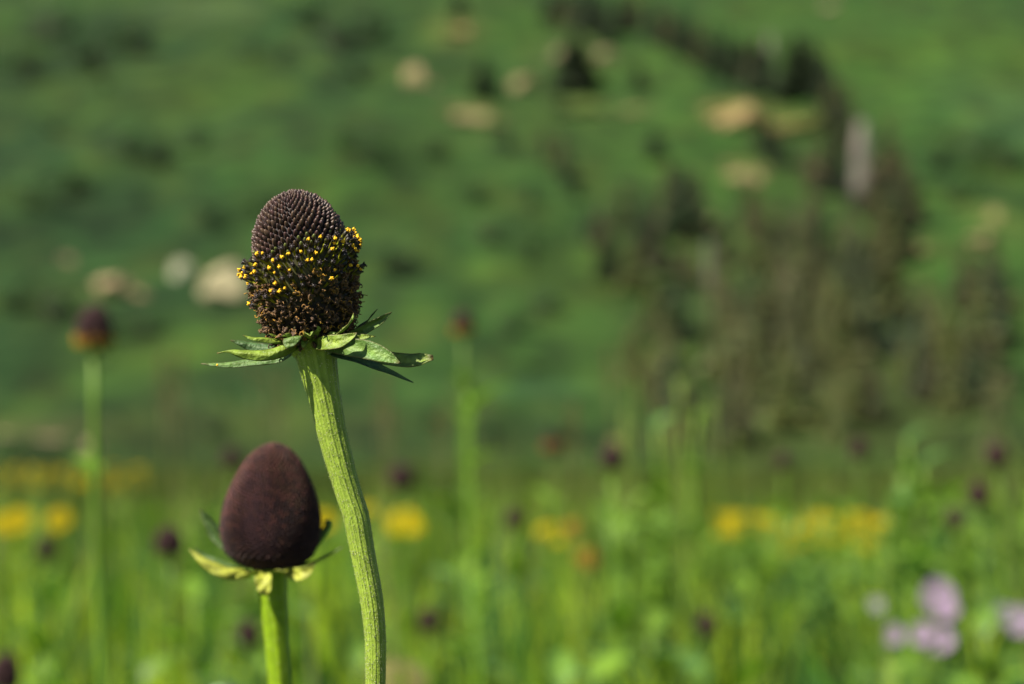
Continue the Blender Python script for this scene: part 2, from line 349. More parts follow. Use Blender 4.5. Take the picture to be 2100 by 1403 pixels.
TREES = [  # px, py of the foot, height px, kind, width factor
    (940, 40, 80, 'g', 1), (1215, 70, 110, 'g', 1), (1240, 95, 100, 'g', 1), (1300, 60, 90, 'b', 1), (1345, 92, 90, 'g', 1), (1390, 110, 95, 'g', 1.2),
    (1370, 95, 80, 'b', 1), (1465, 150, 100, 'g', 1.1), (1490, 165, 115, 'g', 1.1), (1545, 180, 110, 'b', 1), (1530, 165, 80, 'g', 1), (1580, 190, 110, 's', 1),
    (1635, 205, 130, 'g', 1.9), (1665, 190, 110, 'g', 1.4), (1610, 215, 90, 'g', 1.2), (1180, 190, 120, 'g', 2.0), (1155, 195, 90, 'g', 1.2), (990, 205, 90, 'g', 1.7),
    (1310, 190, 70, 'g', 1.2), (1720, 290, 110, 'g', 1), (1735, 250, 90, 'b', 1), (1570, 320, 100, 'g', 1.3), (1600, 340, 80, 'g', 1.3), (1690, 390, 130, 'b', 1.2),
    (1655, 370, 90, 'b', 1), (1720, 400, 110, 'g', 1.2), (1820, 400, 160, 'b', 1.2), (1850, 430, 140, 'b', 1.2), (1835, 470, 130, 'g', 1), (1870, 470, 120, 'b', 1),
    (1345, 330, 80, 'g', 1.3), (1150, 350, 90, 'b', 1.2), (1165, 375, 90, 'g', 1), (1120, 330, 70, 'b', 1), (1040, 310, 60, 'g', 1), (1180, 410, 60, 'g', 1.2),
    (1375, 480, 170, 'b', 1.1), (1400, 490, 160, 'g', 1.3), (1430, 470, 130, 'b', 1.1), (1330, 540, 160, 'g', 1.1), (1345, 560, 130, 'b', 1), (1250, 580, 110, 'g', 1.6),
    (1235, 520, 120, 'b', 1), (1215, 500, 90, 'g', 1), (1410, 580, 110, 'b', 1), (1455, 600, 110, 's', 1), (1380, 700, 140, 'g', 1.4), (1340, 690, 110, 'o', 1.3),
    (1540, 715, 150, 'g', 1.3), (1570, 700, 120, 'o', 1.3), (1500, 700, 110, 'o', 1.3), (1680, 560, 130, 'g', 1.4), (1640, 560, 120, 'b', 1.2), (1665, 480, 120, 'b', 1),
    (1610, 500, 110, 'b', 1), (1550, 560, 110, 'o', 1), (1490, 540, 90, 'b', 1), (1090, 420, 60, 'g', 1), (800, 560, 60, 'g', 1.6), (830, 575, 60, 'g', 1.6),
    (1420, 125, 90, 'g', 1.2), (1440, 140, 100, 'b', 1.1), (1515, 172, 100, 'g', 1.2), (1560, 195, 110, 'g', 1.2), (1695, 215, 100, 'g', 1.2), (1705, 255, 100, 'b', 1.2), (1275, 70, 90, 'g', 1.1), (1130, 45, 80, 'g', 1.1), (1165, 50, 90, 'b', 1), (1190, 60, 80, 'g', 1), (1740, 330, 110, 'b', 1.1), (1790, 450, 120, 'b', 1.1), (1280, 470, 110, 'b', 1.1), (1300, 600, 120, 'o', 1.2), (1480, 640, 110, 'o', 1.2), (1600, 620, 120, 'b', 1.2), (1710, 600, 120, 'o', 1.2), (1760, 560, 110, 'b', 1.1)]
rt = random.Random(5)
for k in range(84):      # the thicket at the right foot of the hill
    px = rt.uniform(1270, 2060); py = rt.uniform(640, 945)
    if px < 1480 and py < 760: px += 330
    TREES.append((px, py, rt.uniform(100, 190), rt.choice('oooobbgg'), rt.uniform(.65, 1.15)))
for k in range(22): TREES.append((rt.uniform(1450, 1880), rt.uniform(470, 660), rt.uniform(80, 140), rt.choice('bbogg'), rt.uniform(.9, 1.3)))
for k, (px, py, h, kind, wf) in enumerate(TREES):
    p, t = hit(px, py)
    if p is None: continue
    hh = h * t / FPX * (1.1 if py < 220 else 1)
    pool = {'g': GREEN, 'b': BROWN, 'o': OLIV, 's': SNAG}[kind]; a, b = pool[k % len(pool)]
    nm, lab, cat, grp = LAB[kind]
    if kind == 'o':
        where = 'along the upper edge of the thicket' if py < 740 else 'at the meadow edge of the thicket' if py > 880 else 'in the middle of the thicket'; lab = ('slim ' if wf < .9 else 'broad ') + 'olive brown conifer ' + where; grp = 'olive conifers ' + where
    if kind in 'gb' and not lab.startswith('thin'):
        what = 'dark green conifer' if kind == 'g' else 'brown dying conifer'
        where = ('in the tree line across the upper slope' if py < 220 and px > 1200 else 'near the tan ledges high on the slope' if py < 220 else 'in the open stand above the thicket' if py < 620 and px < 1470
                 else 'around the tall bare snag' if py < 480 and px > 1640 else 'between tree line and thicket' if py < 620 else 'inside the olive thicket at the hill foot')
        lab = ('broad ' if wf >= 1.4 else 'slim ' if wf <= 1.05 else '') + what + ' ' + where; grp = what + 's ' + where
    o = thing(nm, p, lab, cat, grp, random.uniform(0, 6.28)); o.scale = (hh * wf, hh * wf, hh)
    link('trunk', a, o); q = link('crown' if kind != 's' else 'dead_boughs', b, o)
    if kind == 's': q['kind'] = 'stuff'
p, t = hit(1768, 432); hh = 185 * t / FPX
o = thing('dead_tree', p, 'thick pale grey dead trunk, the tallest bare snag on the hillside', 'dead tree', None, 1.0); o.scale = (hh * 1.7, hh * 1.7, hh)
link('trunk', SNAG[0][0], o); link('dead_boughs', SNAG[0][1], o)['kind'] = 'stuff'

# shrubs on the slope
def shrub_meshes(seed, c1, c2):
    r = random.Random(seed); sb = MB(); fb = MB()
    for k in range(7):
        a = r.uniform(0, 6.28); e = Vector((math.cos(a) * .28, math.sin(a) * .28, r.uniform(.4, .7)))
        sb.tube([(0, 0, -.05), e * .5, e], [.03, .02, .008], 4, (.06, .05, .035))
    cl = [(Vector((r.gauss(0, .26), r.gauss(0, .26), r.uniform(.2, .72))), r.uniform(.16, .3)) for _ in range(11)]
    for cpos, cr in cl:
        cc = mixc(c1, c2, r.random())
        for q in range(60):
            d = Vector((r.gauss(0, 1), r.gauss(0, 1), r.gauss(0, 1))).normalized(); p_ = cpos + d * cr * r.uniform(.6, 1.05)
            if p_.z < 0: p_.z = .02
            t_ = d.orthogonal().normalized(); t_.rotate(Matrix.Rotation(r.uniform(0, 6.28), 3, d)); b_ = d.cross(t_); s = r.uniform(.025, .055)
            fb.add([p_ - t_ * s, p_ + b_ * s * .7 + d * s * .3, p_ + t_ * s, p_ - b_ * s * .7 + d * s * .3], [(0, 1, 2, 3)], tuple(ch * r.uniform(.7, 1.3) for ch in cc))
    return sb.mesh('branches', M_BARK), fb.mesh('foliage', M_NEEDLE, smooth=False)
SHR = [shrub_meshes(s, (0.038, 0.080, 0.028), (0.054, 0.110, 0.036)) for s in (1, 2, 3)]
rq = random.Random(8)
SHRUBS = [(px, py, s) for px, py, s in [(110, 90, 110), (200, 150, 120), (60, 160, 90), (270, 110, 90), (690, 110, 110), (640, 60, 90), (760, 90, 90), (740, 170, 80), (760, 340, 90), (710, 310, 70),
    (330, 340, 90), (270, 330, 80), (400, 310, 70), (830, 560, 70), (60, 430, 90), (150, 400, 80), (110, 660, 90), (210, 700, 70), (30, 640, 80), (300, 690, 70),
    (900, 330, 60), (980, 420, 60), (1090, 520, 60), (1000, 500, 60), (1120, 640, 60), (1040, 690, 60), (2010, 340, 110), (1930, 350, 80), (2070, 360, 90), (1960, 420, 80),
    (40, 948, 60), (110, 950, 50), (430, 900, 50), (560, 450, 70), (430, 470, 70), (520, 130, 60), (1950, 740, 90), (2060, 800, 100), (2020, 600, 70), (880, 880, 60), (1010, 900, 60), (1130, 905, 70)] + [(rq.uniform(-20, 1150), rq.uniform(60, 900), rq.uniform(22, 50)) for _ in range(24)]]
def SW(px, py):
    if py > 850: return 'along the foot of the hill'
    if px > 1900: return 'on the bright pasture beyond the snag' if py < 450 else 'beside the olive thicket'
    if py < 200: return 'high on the slope uphill of the pale boulders'
    if px < 500: return 'on the dark slope around the pale boulders'
    return 'on the open grass between boulders and conifers'
for k, (px, py, s) in enumerate(SHRUBS):
    p, t = hit(px, py)
    if p is None: continue
    a, b = SHR[k % 3]; h = s * t / FPX * .8
    o = thing('shrub', p, 'rounded dark green shrub ' + SW(px, py), 'shrub', 'shrubs ' + SW(px, py), random.uniform(0, 6.28)); o.scale = (h * random.uniform(1.1, 1.7), h * random.uniform(1, 1.5), h)
    link('branches', a, o); link('foliage', b, o)

# ------------------------------------------------------------------ meadow grass (nobody could count it)
LAT = rng.random((64, 64))
def vnoise(x, y, f):
    x = x * f + 17.3; y = y * f + 5.1; xi = np.floor(x).astype(int); yi = np.floor(y).astype(int); u = x - xi; v = y - yi
    u = u * u * (3 - 2 * u); v = v * v * (3 - 2 * v); g = lambda a, b: LAT[a % 64, b % 64]
    return (g(xi, yi) * (1 - u) + g(xi + 1, yi) * u) * (1 - v) + (g(xi, yi + 1) * (1 - u) + g(xi + 1, yi + 1) * u) * v

def blades(name, spec, mat, label, cat):
    """spec rows: y0, y1, per m2, height lo/hi, width lo/hi, side margin, clump frequency"""
    V, F, C = [], [], []; off = 0
    for (y0, y1, dens, h0, h1, w0, w1, pal, marg, fq) in spec:
        area = (0.32 * (y1 * y1 - y0 * y0) + 2 * marg * (y1 - y0)); N = int(area * dens)
        y = np.sqrt(rng.uniform(y0 * y0, y1 * y1, N)) if y0 > 0.5 else rng.uniform(y0, y1, N)
        x = rng.uniform(-1, 1, N) * (0.32 * y + marg)
        cl = vnoise(x, y, fq); keep = rng.random(N) < np.clip((cl - .22) * 2.5, .06, 1); x, y, cl = x[keep], y[keep], cl[keep]; N = len(x)
        c2 = np.clip((vnoise(x * 1.5 + 40, y * .6 + 9, fq * 1.3) - .49) * 2.3 + .5, 0, 1); c3 = vnoise(x + 11, y + 31, fq * .45)
        h = rng.uniform(h0, h1, N) * (0.78 + 0.22 * cl + .14 * c3); w = rng.uniform(w0, w1, N)
        az = rng.uniform(0, 2 * np.pi, N); bend = rng.uniform(.03, .42, N) * h; tw = rng.normal(0, .6, N) * 1.0
        pal = np.array(pal); pi = np.clip(c2 * len(pal) * 1.2 - .1 * len(pal) + rng.normal(0, .7, N), 0, len(pal) - 1).astype(int); col = pal[pi] * rng.uniform(.8, 1.2, (N, 1))
        ts = np.array([0, .35, .65, .86, 1.0]); ws = np.array([.8, 1.0, .85, .5, .06])
        z0 = np.array([gz(a, b) for a, b in zip(x, y)]) if y1 > 90 else np.zeros(N)
        pts = np.zeros((N, 5, 2, 3))
        for i in range(5):
            t = ts[i]; cx = x + np.cos(az) * bend * t * t; cy = y + np.sin(az) * bend * t * t; cz = z0 + h * (t - 0.12 * t ** 3 * bend / h * 4)
            for sgn in (0, 1):
                s = (sgn - .5) * w * ws[i]
                pts[:, i, sgn, 0] = cx + np.cos(tw) * s; pts[:, i, sgn, 1] = cy + np.sin(tw) * s; pts[:, i, sgn, 2] = cz
        V.append(pts.reshape(-1, 3)); C.append(np.repeat(col, 10, axis=0))
        base = (np.arange(N) * 10)[:, None, None] + off
        q = np.array([[i * 2, i * 2 + 1, i * 2 + 3, i * 2 + 2] for i in range(4)])[None]
        F.append((base + q).reshape(-1, 4)); off += N * 10
    V = np.concatenate(V); F = np.concatenate(F); C = np.concatenate(C)
    me = bpy.data.meshes.new(name); me.vertices.add(len(V)); me.vertices.foreach_set('co', V.astype(np.float32).ravel())
    me.loops.add(F.size); me.loops.foreach_set('vertex_index', F.astype(np.int32).ravel())
    me.polygons.add(len(F)); me.polygons.foreach_set('loop_start', np.arange(0, F.size, 4, dtype=np.int32)); me.polygons.foreach_set('loop_total', np.full(len(F), 4, np.int32))
    me.update(calc_edges=True)
    at = me.color_attributes.new('Col', 'FLOAT_COLOR', 'POINT'); arr = np.ones((len(V), 4), np.float32); arr[:, :3] = C; at.data.foreach_set('color', arr.ravel())
    me.materials.append(mat); me.polygons.foreach_set('use_smooth', [True] * len(me.polygons))
    return tag(link(name, me), label, cat, kind='stuff')
FP = [(0.034, 0.052, 0.016), (0.048, 0.068, 0.018), (0.062, 0.074, 0.02), (0.075, 0.085, 0.022)]; MP = [(0.04, 0.09, 0.03), (0.08, 0.14, 0.03), (0.13, 0.19, 0.03), (0.19, 0.24, 0.035)]
GP = [(0.025, 0.06, 0.03), (0.05, 0.105, 0.04), (0.08, 0.16, 0.04), (0.14, 0.23, 0.03), (0.24, 0.33, 0.03), (0.36, 0.40, 0.05)]
blades('meadow_grass', [(-0.3, 0.95, 260, .20, .46, .004, .008, GP, .5, 9), (0.95, 1.5, 260, .36, .55, .005, .010, GP, .5, 9), (1.5, 4.5, 360, .46, .72, .004, .008, GP, .5, 9), (4.5, 12, 170, .48, .72, .006, .014, MP, .8, 3.5),
                        (12, 40, 50, .46, .70, .012, .024, FP, 2, 1.2), (40, 96, 10, .5, .75, .03, .07, FP, 5, .4)], M_GRASS, 'lush tall green grass filling the whole meadow', 'grass')
HP = [(0.020, 0.055, 0.034), (0.030, 0.075, 0.045), (0.05, 0.11, 0.06), (0.08, 0.17, 0.06), (0.15, 0.25, 0.04), (0.24, 0.34, 0.03), (0.30, 0.37, 0.04)]
blades('herb_leaves', [(1.15, 1.6, 90, .34, .54, .014, .030, HP, .4, 13), (1.6, 3.2, 130, .36, .68, .014, .034, HP, .4, 11), (3.2, 6, 55, .42, .70, .018, .040, HP, .6, 6), (6, 14, 14, .46, .68, .03, .06, MP, 1, 3)], M_GRASS,
       'broad upright leaves of meadow herbs crowding between the grass', 'herbs')
BP = [(0.075, 0.085, 0.028), (0.10, 0.11, 0.03), (0.12, 0.10, 0.05), (0.10, 0.13, 0.03)]
DP = [(0.15, 0.24, 0.04), (0.18, 0.26, 0.05), (0.22, 0.26, 0.07), (0.26, 0.23, 0.11)]
blades('tall_grass', [(1.8, 5, 26, .66, .86, .003, .007, DP, .4, 2.0), (5, 12, 14, .68, .95, .004, .010, DP, .6, 1.2), (6, 16, 9, .75, 1.25, .005, .012, BP, .6, 1.0), (16, 45, 1.6, .8, 1.5, .010, .022, BP, 2, .5)], M_DRY,
       'thin pale tall grass stalks rising above the green meadow', 'grass')

# ------------------------------------------------------------------ leafy meadow plants
def leaf_mesh(L_, wd, seed, c1, c2, mat, n=10, droop=.35, fold=.25, m=4):
    r = random.Random(seed); mb = MB(); vs_, fs_, cs = [], [], []
    for i in range(n + 1):
        t = i / n; wdt = wd * (math.sin(math.pi * min(1, t * .92 + .06) ** .8)) ** .9 * (1 if t < 1 else .02) * (1 + .06 * math.sin(t * 23 + seed))
        x = L_ * t * (1 - .15 * t); z = L_ * (.28 * t - droop * t * t)
        for j in range(m + 1):
            u = j / m * 2 - 1
            vs_.append((x, u * wdt, z + abs(u) * wdt * fold + .02 * L_ * math.sin(t * 9 + u * 2 + seed)))
            cs.append(mixc(c1, c2, min(1, abs(u) * .7 + r.random() * .2)))
    for i in range(n):
        for j in range(m): fs_.append((i * (m + 1) + j, i * (m + 1) + j + 1, (i + 1) * (m + 1) + j + 1, (i + 1) * (m + 1) + j))
    mb.add(vs_, fs_, cs); return mb.mesh('leaf', mat)
LEAVES = [leaf_mesh(L_, w, s, a, b, M_PLANT) for L_, w, s, a, b in ((.13, .026, 1, (.15, .23, .06), (.09, .17, .05)), (.16, .030, 2, (.12, .20, .09), (.07, .15, .08)), (.11, .024, 3, (.18, .26, .045), (.10, .18, .04)))]
def leafy_stem(parent, base, top, nleaf, seed, t0=.2, t1=.95, rad=.004, col=(.16, .24, .05), lsc=1.0, bend=1.0):
    """stem between two points (relative to the parent) with alternate leaves"""
    r = random.Random(seed); base = Vector(base); top = Vector(top)
    bw = .022 * bend * (top - base).length / .7; mid = base.lerp(top, .45) + Vector((r.uniform(-bw, bw), r.uniform(-bw, bw), 0)); mid2 = base.lerp(top, .78) + Vector((r.uniform(-bw, bw), r.uniform(-bw, bw), 0)) * .5; pts = spline([base, mid, mid2, top], 12)
    mb = MB(); mb.tube(pts, [rad * (1.3 - .5 * i / 11) for i in range(12)], 7, col); st = link('stem', mb.mesh('stem', M_PLANT), parent)
    for k in range(nleaf):
        t = t0 + (t1 - t0) * k / max(1, nleaf - 1); p_ = pts[min(11, int(t * 11))]
        s = lsc * r.uniform(.75, 1.15) * (1.1 - .45 * t)
        m = Matrix.Translation(p_) @ Matrix.Rotation(k * 2.4 + r.uniform(-.4, .4), 4, 'Z') @ Matrix.Rotation(r.uniform(-.7, -.1), 4, 'Y') @ Matrix.Scale(s, 4)
        link('leaf', LEAVES[r.randrange(3)], parent, m)
    return st
rl = random.Random(12)
PROTO = []
for v in range(4):
    o = thing('leafy_plant', (0, 0, 0), 'broad leaved green herb standing in the meadow grass', 'plant', 'broad leaved herbs in the meadow grass')
    leafy_stem(o, (0, 0, -.01), (rl.uniform(-.04, .04), rl.uniform(-.04, .04), .60), 11, v + 50, .35, 1.0, .004); PROTO.append(o)
def copy_tree(o):
    c = o.copy(); COL.objects.link(c)
    for ch in list(o.children):
        d = ch.copy(); COL.objects.link(d); d.parent = c; d.matrix_parent_inverse = Matrix.Identity(4)
        for g in list(ch.children):
            e = g.copy(); COL.objects.link(e); e.parent = d; e.matrix_parent_inverse = Matrix.Identity(4)
    return c
for k in range(44):       # taller herbs on the right
    px = rl.uniform(1230, 2130); py = rl.triangular(950, 1110, 1050); d = rl.uniform(2.6, 5.0)
    if 1460 < px < 1820: py += 85
    top = P(px, py, d)
    o = copy_tree(PROTO[k % 4]); s = top.z / .60; o.location = (top.x, top.y, gz(top.x, top.y)); o.rotation_euler = (0, 0, rl.uniform(0, 6.28)); o.scale = (s * .8, s * .8, s)
    w_ = 'before the brown trees' if px < 1500 else 'behind the dense yellow drift' if px < 1800 else 'behind the lilac blooms'
    o['label'] = 'tall leafy green herb rising ' + w_; o['group'] = 'tall leafy herbs ' + w_
for k in range(90):
    y = 1.45 + 7.0 * (k / 90) ** 1.5; x = rl.uniform(-1, 1) * (.32 * y + .1)
    o = PROTO[k] if k < 4 else copy_tree(PROTO[k % 4])
    u_ = 1050 + x / y * FPX
    w_ = 'around the blurred dark bud' if u_ < 700 else 'near the lone yellow daisy' if u_ < 1050 else 'under the orange daisies' if u_ < 1400 else 'below the dense yellow drift' if u_ < 1750 else 'around the lilac blooms'
    o['label'] = 'broad leaved green herb in the grass ' + w_; o['group'] = 'broad leaved herbs ' + w_
    s = rl.uniform(.84, 1.04); o.location = (x, y, gz(x, y)); o.rotation_euler = (0, 0, rl.uniform(0, 6.28)); o.scale = (s, s, s)

# ------------------------------------------------------------------ small meadow flowers
def blossom_mesh(nray, rin, rout, wd, col, col2, mat, cup=.15, seed=1, rows=1):
    r = random.Random(seed); mb = MB()
    for row in range(rows):
        for k in range(nray):
            a = 6.283 * (k + row * .5) / nray + r.uniform(-.08, .08); rr = rout * r.uniform(.88, 1.05) * (1 - .2 * row); d = Vector((math.cos(a), math.sin(a), 0)); s = Vector((-d.y, d.x, 0)); vs_, cs = [], []
            tilt = cup + r.uniform(-.1, .1) + .2 * row
            for i, (t, w) in enumerate(((0, .45), (.35, .95), (.7, 1), (.92, .6), (1, .15))):
                c_ = d * (rin + (rr - rin) * t) + Vector((0, 0, rr * (tilt * t - .12 * t * t)))
                vs_ += [c_ - s * wd * w, c_ + Vector((0, 0, -.12 * wd)), c_ + s * wd * w]; cs += [mixc(col2, col, t)] * 3
            mb.add(vs_, [(i * 3 + j, i * 3 + j + 1, i * 3 + j + 4, i * 3 + j + 3) for i in range(4) for j in range(2)], cs)
    return mb.mesh('blossom', mat)
def disc_mesh(rad, h, col, col2):
    mb = MB(); n = 14; vs_, fs, cs = [], [], []
    for i, (t, q) in enumerate(((1.0, 0), (.95, .5), (.7, .85), (.35, 1), (.05, 1.0))):
        for k in range(n): a = 6.283 * k / n; vs_.append((math.cos(a) * rad * t, math.sin(a) * rad * t, h * q * (1 + .12 * ((k + i) % 2)))); cs.append(mixc(col, col2, q))
    for i in range(4):
        for k in range(n): fs.append((i * n + k, i * n + (k + 1) % n, (i + 1) * n + (k + 1) % n, (i + 1) * n + k))
    fs.append(tuple(4 * n + k for k in range(n))); mb.add(vs_, fs, cs); return mb.mesh('flower_disc', M_PETAL)
YEL = blossom_mesh(14, .008, .032, .0058, (0.58, 0.47, 0.006), (0.52, 0.40, 0.006), M_PETAL, .12, 3)
YDISC = disc_mesh(.009, .006, (.35, .24, .01), (.50, .38, .01))
ORG = blossom_mesh(13, .008, .028, .0055, (0.42, 0.24, 0.035), (0.36, 0.18, 0.03), M_PETAL, -.25, 4)
TAN = blossom_mesh(13, .008, .030, .0055, (0.34, 0.32, 0.12), (0.30, 0.27, 0.09), M_PETAL, -.1, 7)
LIL = blossom_mesh(5, .002, .019, .0115, (0.50, 0.34, 0.54), (0.56, 0.44, 0.58), M_PETAL, .3, 5)
PWH = blossom_mesh(5, .002, .017, .0105, (0.44, 0.42, 0.45), (0.5, 0.48, 0.5), M_PETAL, .3, 6)
LDISC = disc_mesh(.003, .005, (.35, .4, .12), (.6, .55, .3))
def flower(px, py, d, me, dm, name, label, grp, sc=1.0, seed=0, face=None, nleaf=2):
    r = random.Random(seed + int(px * 3 + py)); top = P(px, py, d); x = top.x + r.uniform(-.05, .05); y = top.y + r.uniform(-.04, .04)
    o = thing(name, (x, y, gz(x, y)), label, 'flower', grp); t = top - o.location
    leafy_stem(o, (0, 0, -.01), t, nleaf, seed + int(px), .3, .8, .0018, (.14, .22, .05), .55)
    nrm = Vector(face) if face else Vector((r.uniform(-.5, .2), r.uniform(-.8, -.2), r.uniform(.5, 1.0)))
    if 'daisy' in name: nrm.z += .25; sc *= .88
    m = Matrix.Translation(t) @ nrm.normalized().to_track_quat('Z', 'Y').to_matrix().to_4x4() @ Matrix.Scale(sc, 4)
    link('blossom', me, o, m); link('flower_disc', dm, o, m @ Matrix.Translation((0, 0, .001)))
    return o
flower(825, 1072, 3.1, YEL, YDISC, 'yellow_daisy', 'bright yellow daisy standing alone beside the curved sharp stem', None, 1.15, 1, (-.3, -1, .4))
flower(845, 1078, 3.2, YEL, YDISC, 'yellow_daisy', 'second yellow daisy touching the lone bright one', None, .8, 2, (.2, -1, .5))
flower(120, 1066, 3.5, YEL, YDISC, 'yellow_daisy', 'round yellow daisy above a small dark coneflower bud', None, 1.0, 3, (-.1, -1, .3))
flower(35, 1068, 3.4, YEL, YDISC, 'yellow_daisy', 'larger yellow daisy of a touching pair', None, 1.1, 4, (-.1, -1, .4))
flower(5, 1075, 3.5, YEL, YDISC, 'yellow_daisy', 'smaller yellow daisy of a touching pair', None, 1.0, 5, (.2, -1, .6))
flower(662, 1068, 2.2, YEL, YDISC, 'yellow_daisy', 'yellow daisy half hidden behind the blurred dark bud', None, .62, 6, (.2, -1, .4))
flower(752, 1045, 4.2, YEL, YDISC, 'yellow_daisy', 'small yellow daisy just right of the sharp curved stem', None, .8, 7)
flower(1120, 1086, 3.6, YEL, YDISC, 'yellow_daisy', 'yellow daisy next to a brownish orange drooping one', None, 1.0, 8, (-.4, -.5, 1))
flower(1142, 1110, 3.7, YEL, YDISC, 'yellow_daisy', 'pale yellow daisy leaning under its neighbour', None, .7, 81, (-.4, -.5, 1))
flower(1178, 1080, 3.6, ORG, YDISC, 'orange_daisy', 'brownish orange drooping daisy beside a yellow one', None, 1.0, 9, (.3, -1, .5))
flower(1203, 1140, 3.2, ORG, YDISC, 'orange_daisy', 'dull orange daisy low in the grass beside a tall stem', None, .95, 10, (0, -1, .5))
flower(1880, 1195, 3.0, ORG, YDISC, 'orange_daisy', 'faded orange daisy above the pale lilac blooms', None, .6, 11, (0, -1, .5))
flower(1500, 1090, 5, YEL, YDISC, 'yellow_daisy', 'yellow daisy at the end of the dense yellow drift', None, 1.0, 12)
flower(1262, 905, 3.6, TAN, LDISC, 'dry_daisy', 'tan dried daisy above a dark red coneflower head', None, .62, 14, (0, -1, .4))
flower(820, 1392, 1.75, TAN, LDISC, 'faded_daisy', 'faded ochre daisy low beside the base of the curved stem', None, 1.2, 15, (.1, -1, .6))
ry = random.Random(3)
for k in range(72):     # drift on the right
    px = ry.uniform(1470, 1815); py = ry.triangular(1052, 1125, 1062) + (25 if 1600 < px < 1680 and ry.random() < .4 else 0); d = ry.uniform(4.6, 6.2)
    flower(px, py, d, YEL, YDISC, 'yellow_daisy', 'yellow daisy in the dense drift right of the tall grass stalks', 'yellow daisies of the dense drift', ry.uniform(.55, .9), 100 + k, None, 1)
for k in range(80):     # strip at the far left edge of the meadow
    px = ry.uniform(-40, 310); py = ry.uniform(955, 1003); d = ry.uniform(13, 22)
    flower(px, py, d, YEL, YDISC, 'yellow_daisy', 'tiny yellow daisy in the far strip of blooms along the meadow edge', 'yellow daisies of the far strip', ry.uniform(1.0, 1.5), 200 + k, None, 0)
for px, py, d, me, sc, lab in [(1922, 1222, 2.2, LIL, 1.35, 'topmost and largest pale lilac bloom of the cluster'), (1940, 1250, 2.25, LIL, 1.0, 'lilac bloom overlapping the underside of the largest one'),
        (1890, 1300, 2.2, LIL, 1.0, 'lilac bloom beneath the largest one, on its stem side'), (1925, 1312, 2.2, LIL, 1.15, 'lowest lilac bloom of the cluster'),
        (1831, 1302, 2.2, LIL, .85, 'small separate pinkish lilac bloom in the grass'), (2062, 1262, 1.9, PWH, 1.0, 'whitish bloom paired with a violet one'), (2090, 1275, 1.9, LIL, 1.05, 'violet bloom paired with a whitish one'),
        (1797, 1240, 2.3, PWH, .7, 'faint greyish white bloom apart from the lilac cluster')]:
    flower(px, py, d, me, LDISC, 'lilac_flower', lab, 'pale lilac flowers in the grass', sc * .86, 17, (random.uniform(-.3, .2), -1, .35))

# ------------------------------------------------------------------ blurred coneflowers
def lathe(mb, prof, n, col):
    vs_, fs, cs = [], [], []
    for i, (z, r_) in enumerate(prof):
        for k in range(n): a = 6.283185 * k / n; vs_.append((math.cos(a) * r_, math.sin(a) * r_, z)); cs.append(col(z) if callable(col) else col)
    for i in range(len(prof) - 1):
        for k in range(n): fs.append((i * n + k, i * n + (k + 1) % n, (i + 1) * n + (k + 1) % n, (i + 1) * n + k))
    fs.append(tuple(range(n - 1, -1, -1))); fs.append(tuple((len(prof) - 1) * n + k for k in range(n)))
    mb.add(vs_, fs, cs)

def phyllo(prof, spacing, jit=0.0, rnd=random):
    """golden-angle points over a surface of revolution; prof = [(h, r)] from apex to base; returns h, r, azimuth, slope normal"""
    hs = np.array([p[0] for p in prof], float); rs = np.array([p[1] for p in prof], float)
    t = np.linspace(0, len(prof) - 1, 2000); i = np.arange(len(prof)); h = np.interp(t, i, hs); r_ = np.interp(t, i, rs)
    ds = np.hypot(np.diff(h), np.diff(r_)); rm = (r_[1:] + r_[:-1]) / 2; hm = (h[1:] + h[:-1]) / 2
    sp = np.array([spacing(x) for x in hm]); cum = np.concatenate([[0], np.cumsum(2 * np.pi * rm * ds / (sp * sp * .9))])
    out = []
    for k in range(int(cum[-1])):
        j = np.searchsorted(cum, k + .5) - 1; j = max(0, min(j, len(ds) - 1))
        dh, dr = h[min(j + 12, 1999)] - h[max(j - 12, 0)], r_[min(j + 12, 1999)] - r_[max(j - 12, 0)]
        L_ = math.hypot(dh, dr) or 1; nr, nh = -dh / L_, dr / L_
        out.append((h[j], r_[j], k * 2.399963, nr, nh))
    return out

def add_xf(mb, src, m):
    o = len(mb.v); mb.v += [tuple(m @ Vector(v)) for v in src.v]; mb.f += [tuple(i + o for i in f) for f in src.f]; mb.c += src.c

def frame(pos, ax, roll=0.0):
    return Matrix.Translation(pos) @ ax.to_track_quat('Z', 'Y').to_matrix().to_4x4() @ Matrix.Rotation(roll, 4, 'Z')

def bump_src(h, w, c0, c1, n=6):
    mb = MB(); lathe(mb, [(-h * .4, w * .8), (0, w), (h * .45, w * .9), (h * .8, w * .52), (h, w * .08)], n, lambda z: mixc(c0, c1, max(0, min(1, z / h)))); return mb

def small_head_meshes(seed, ring):
    """unit: metres, cone 28 mm wide 34 mm high; ring = height share of the yellow flowering ring or None"""
    prof = [(.034, .0004), (.0335, .003), (.031, .0066), (.026, .0102), (.019, .0130), (.011, .0136), (.004, .0118), (0, .008)]
    cb = MB(); lathe(cb, list(reversed(prof)), 20, (.028, .014, .013))
    fb = MB(); b1 = bump_src(.0018, .0011, (.02, .009, .009), (.060, .030, .030)); yb = bump_src(.0036, .0011, (.03, .02, .01), (.80, .50, .02))
    for h, r_, a, nr, nh in phyllo(prof, lambda x: .0021):
        nrm = Vector((math.cos(a) * nr, math.sin(a) * nr, nh)); pos = Vector((math.cos(a) * r_, math.sin(a) * r_, h))
        use = yb if ring and abs(h / .034 - ring) < .10 and random.random() < .6 else b1
        add_xf(fb, use, frame(pos, (nrm + Vector((0, 0, .4))).normalized()))
    return cb.mesh('seed_cone', M_VELVET), fb.mesh('floret_mass', M_VELVET)
HEADS = [small_head_meshes(1, None), small_head_meshes(2, .18), small_head_meshes(3, .5)]
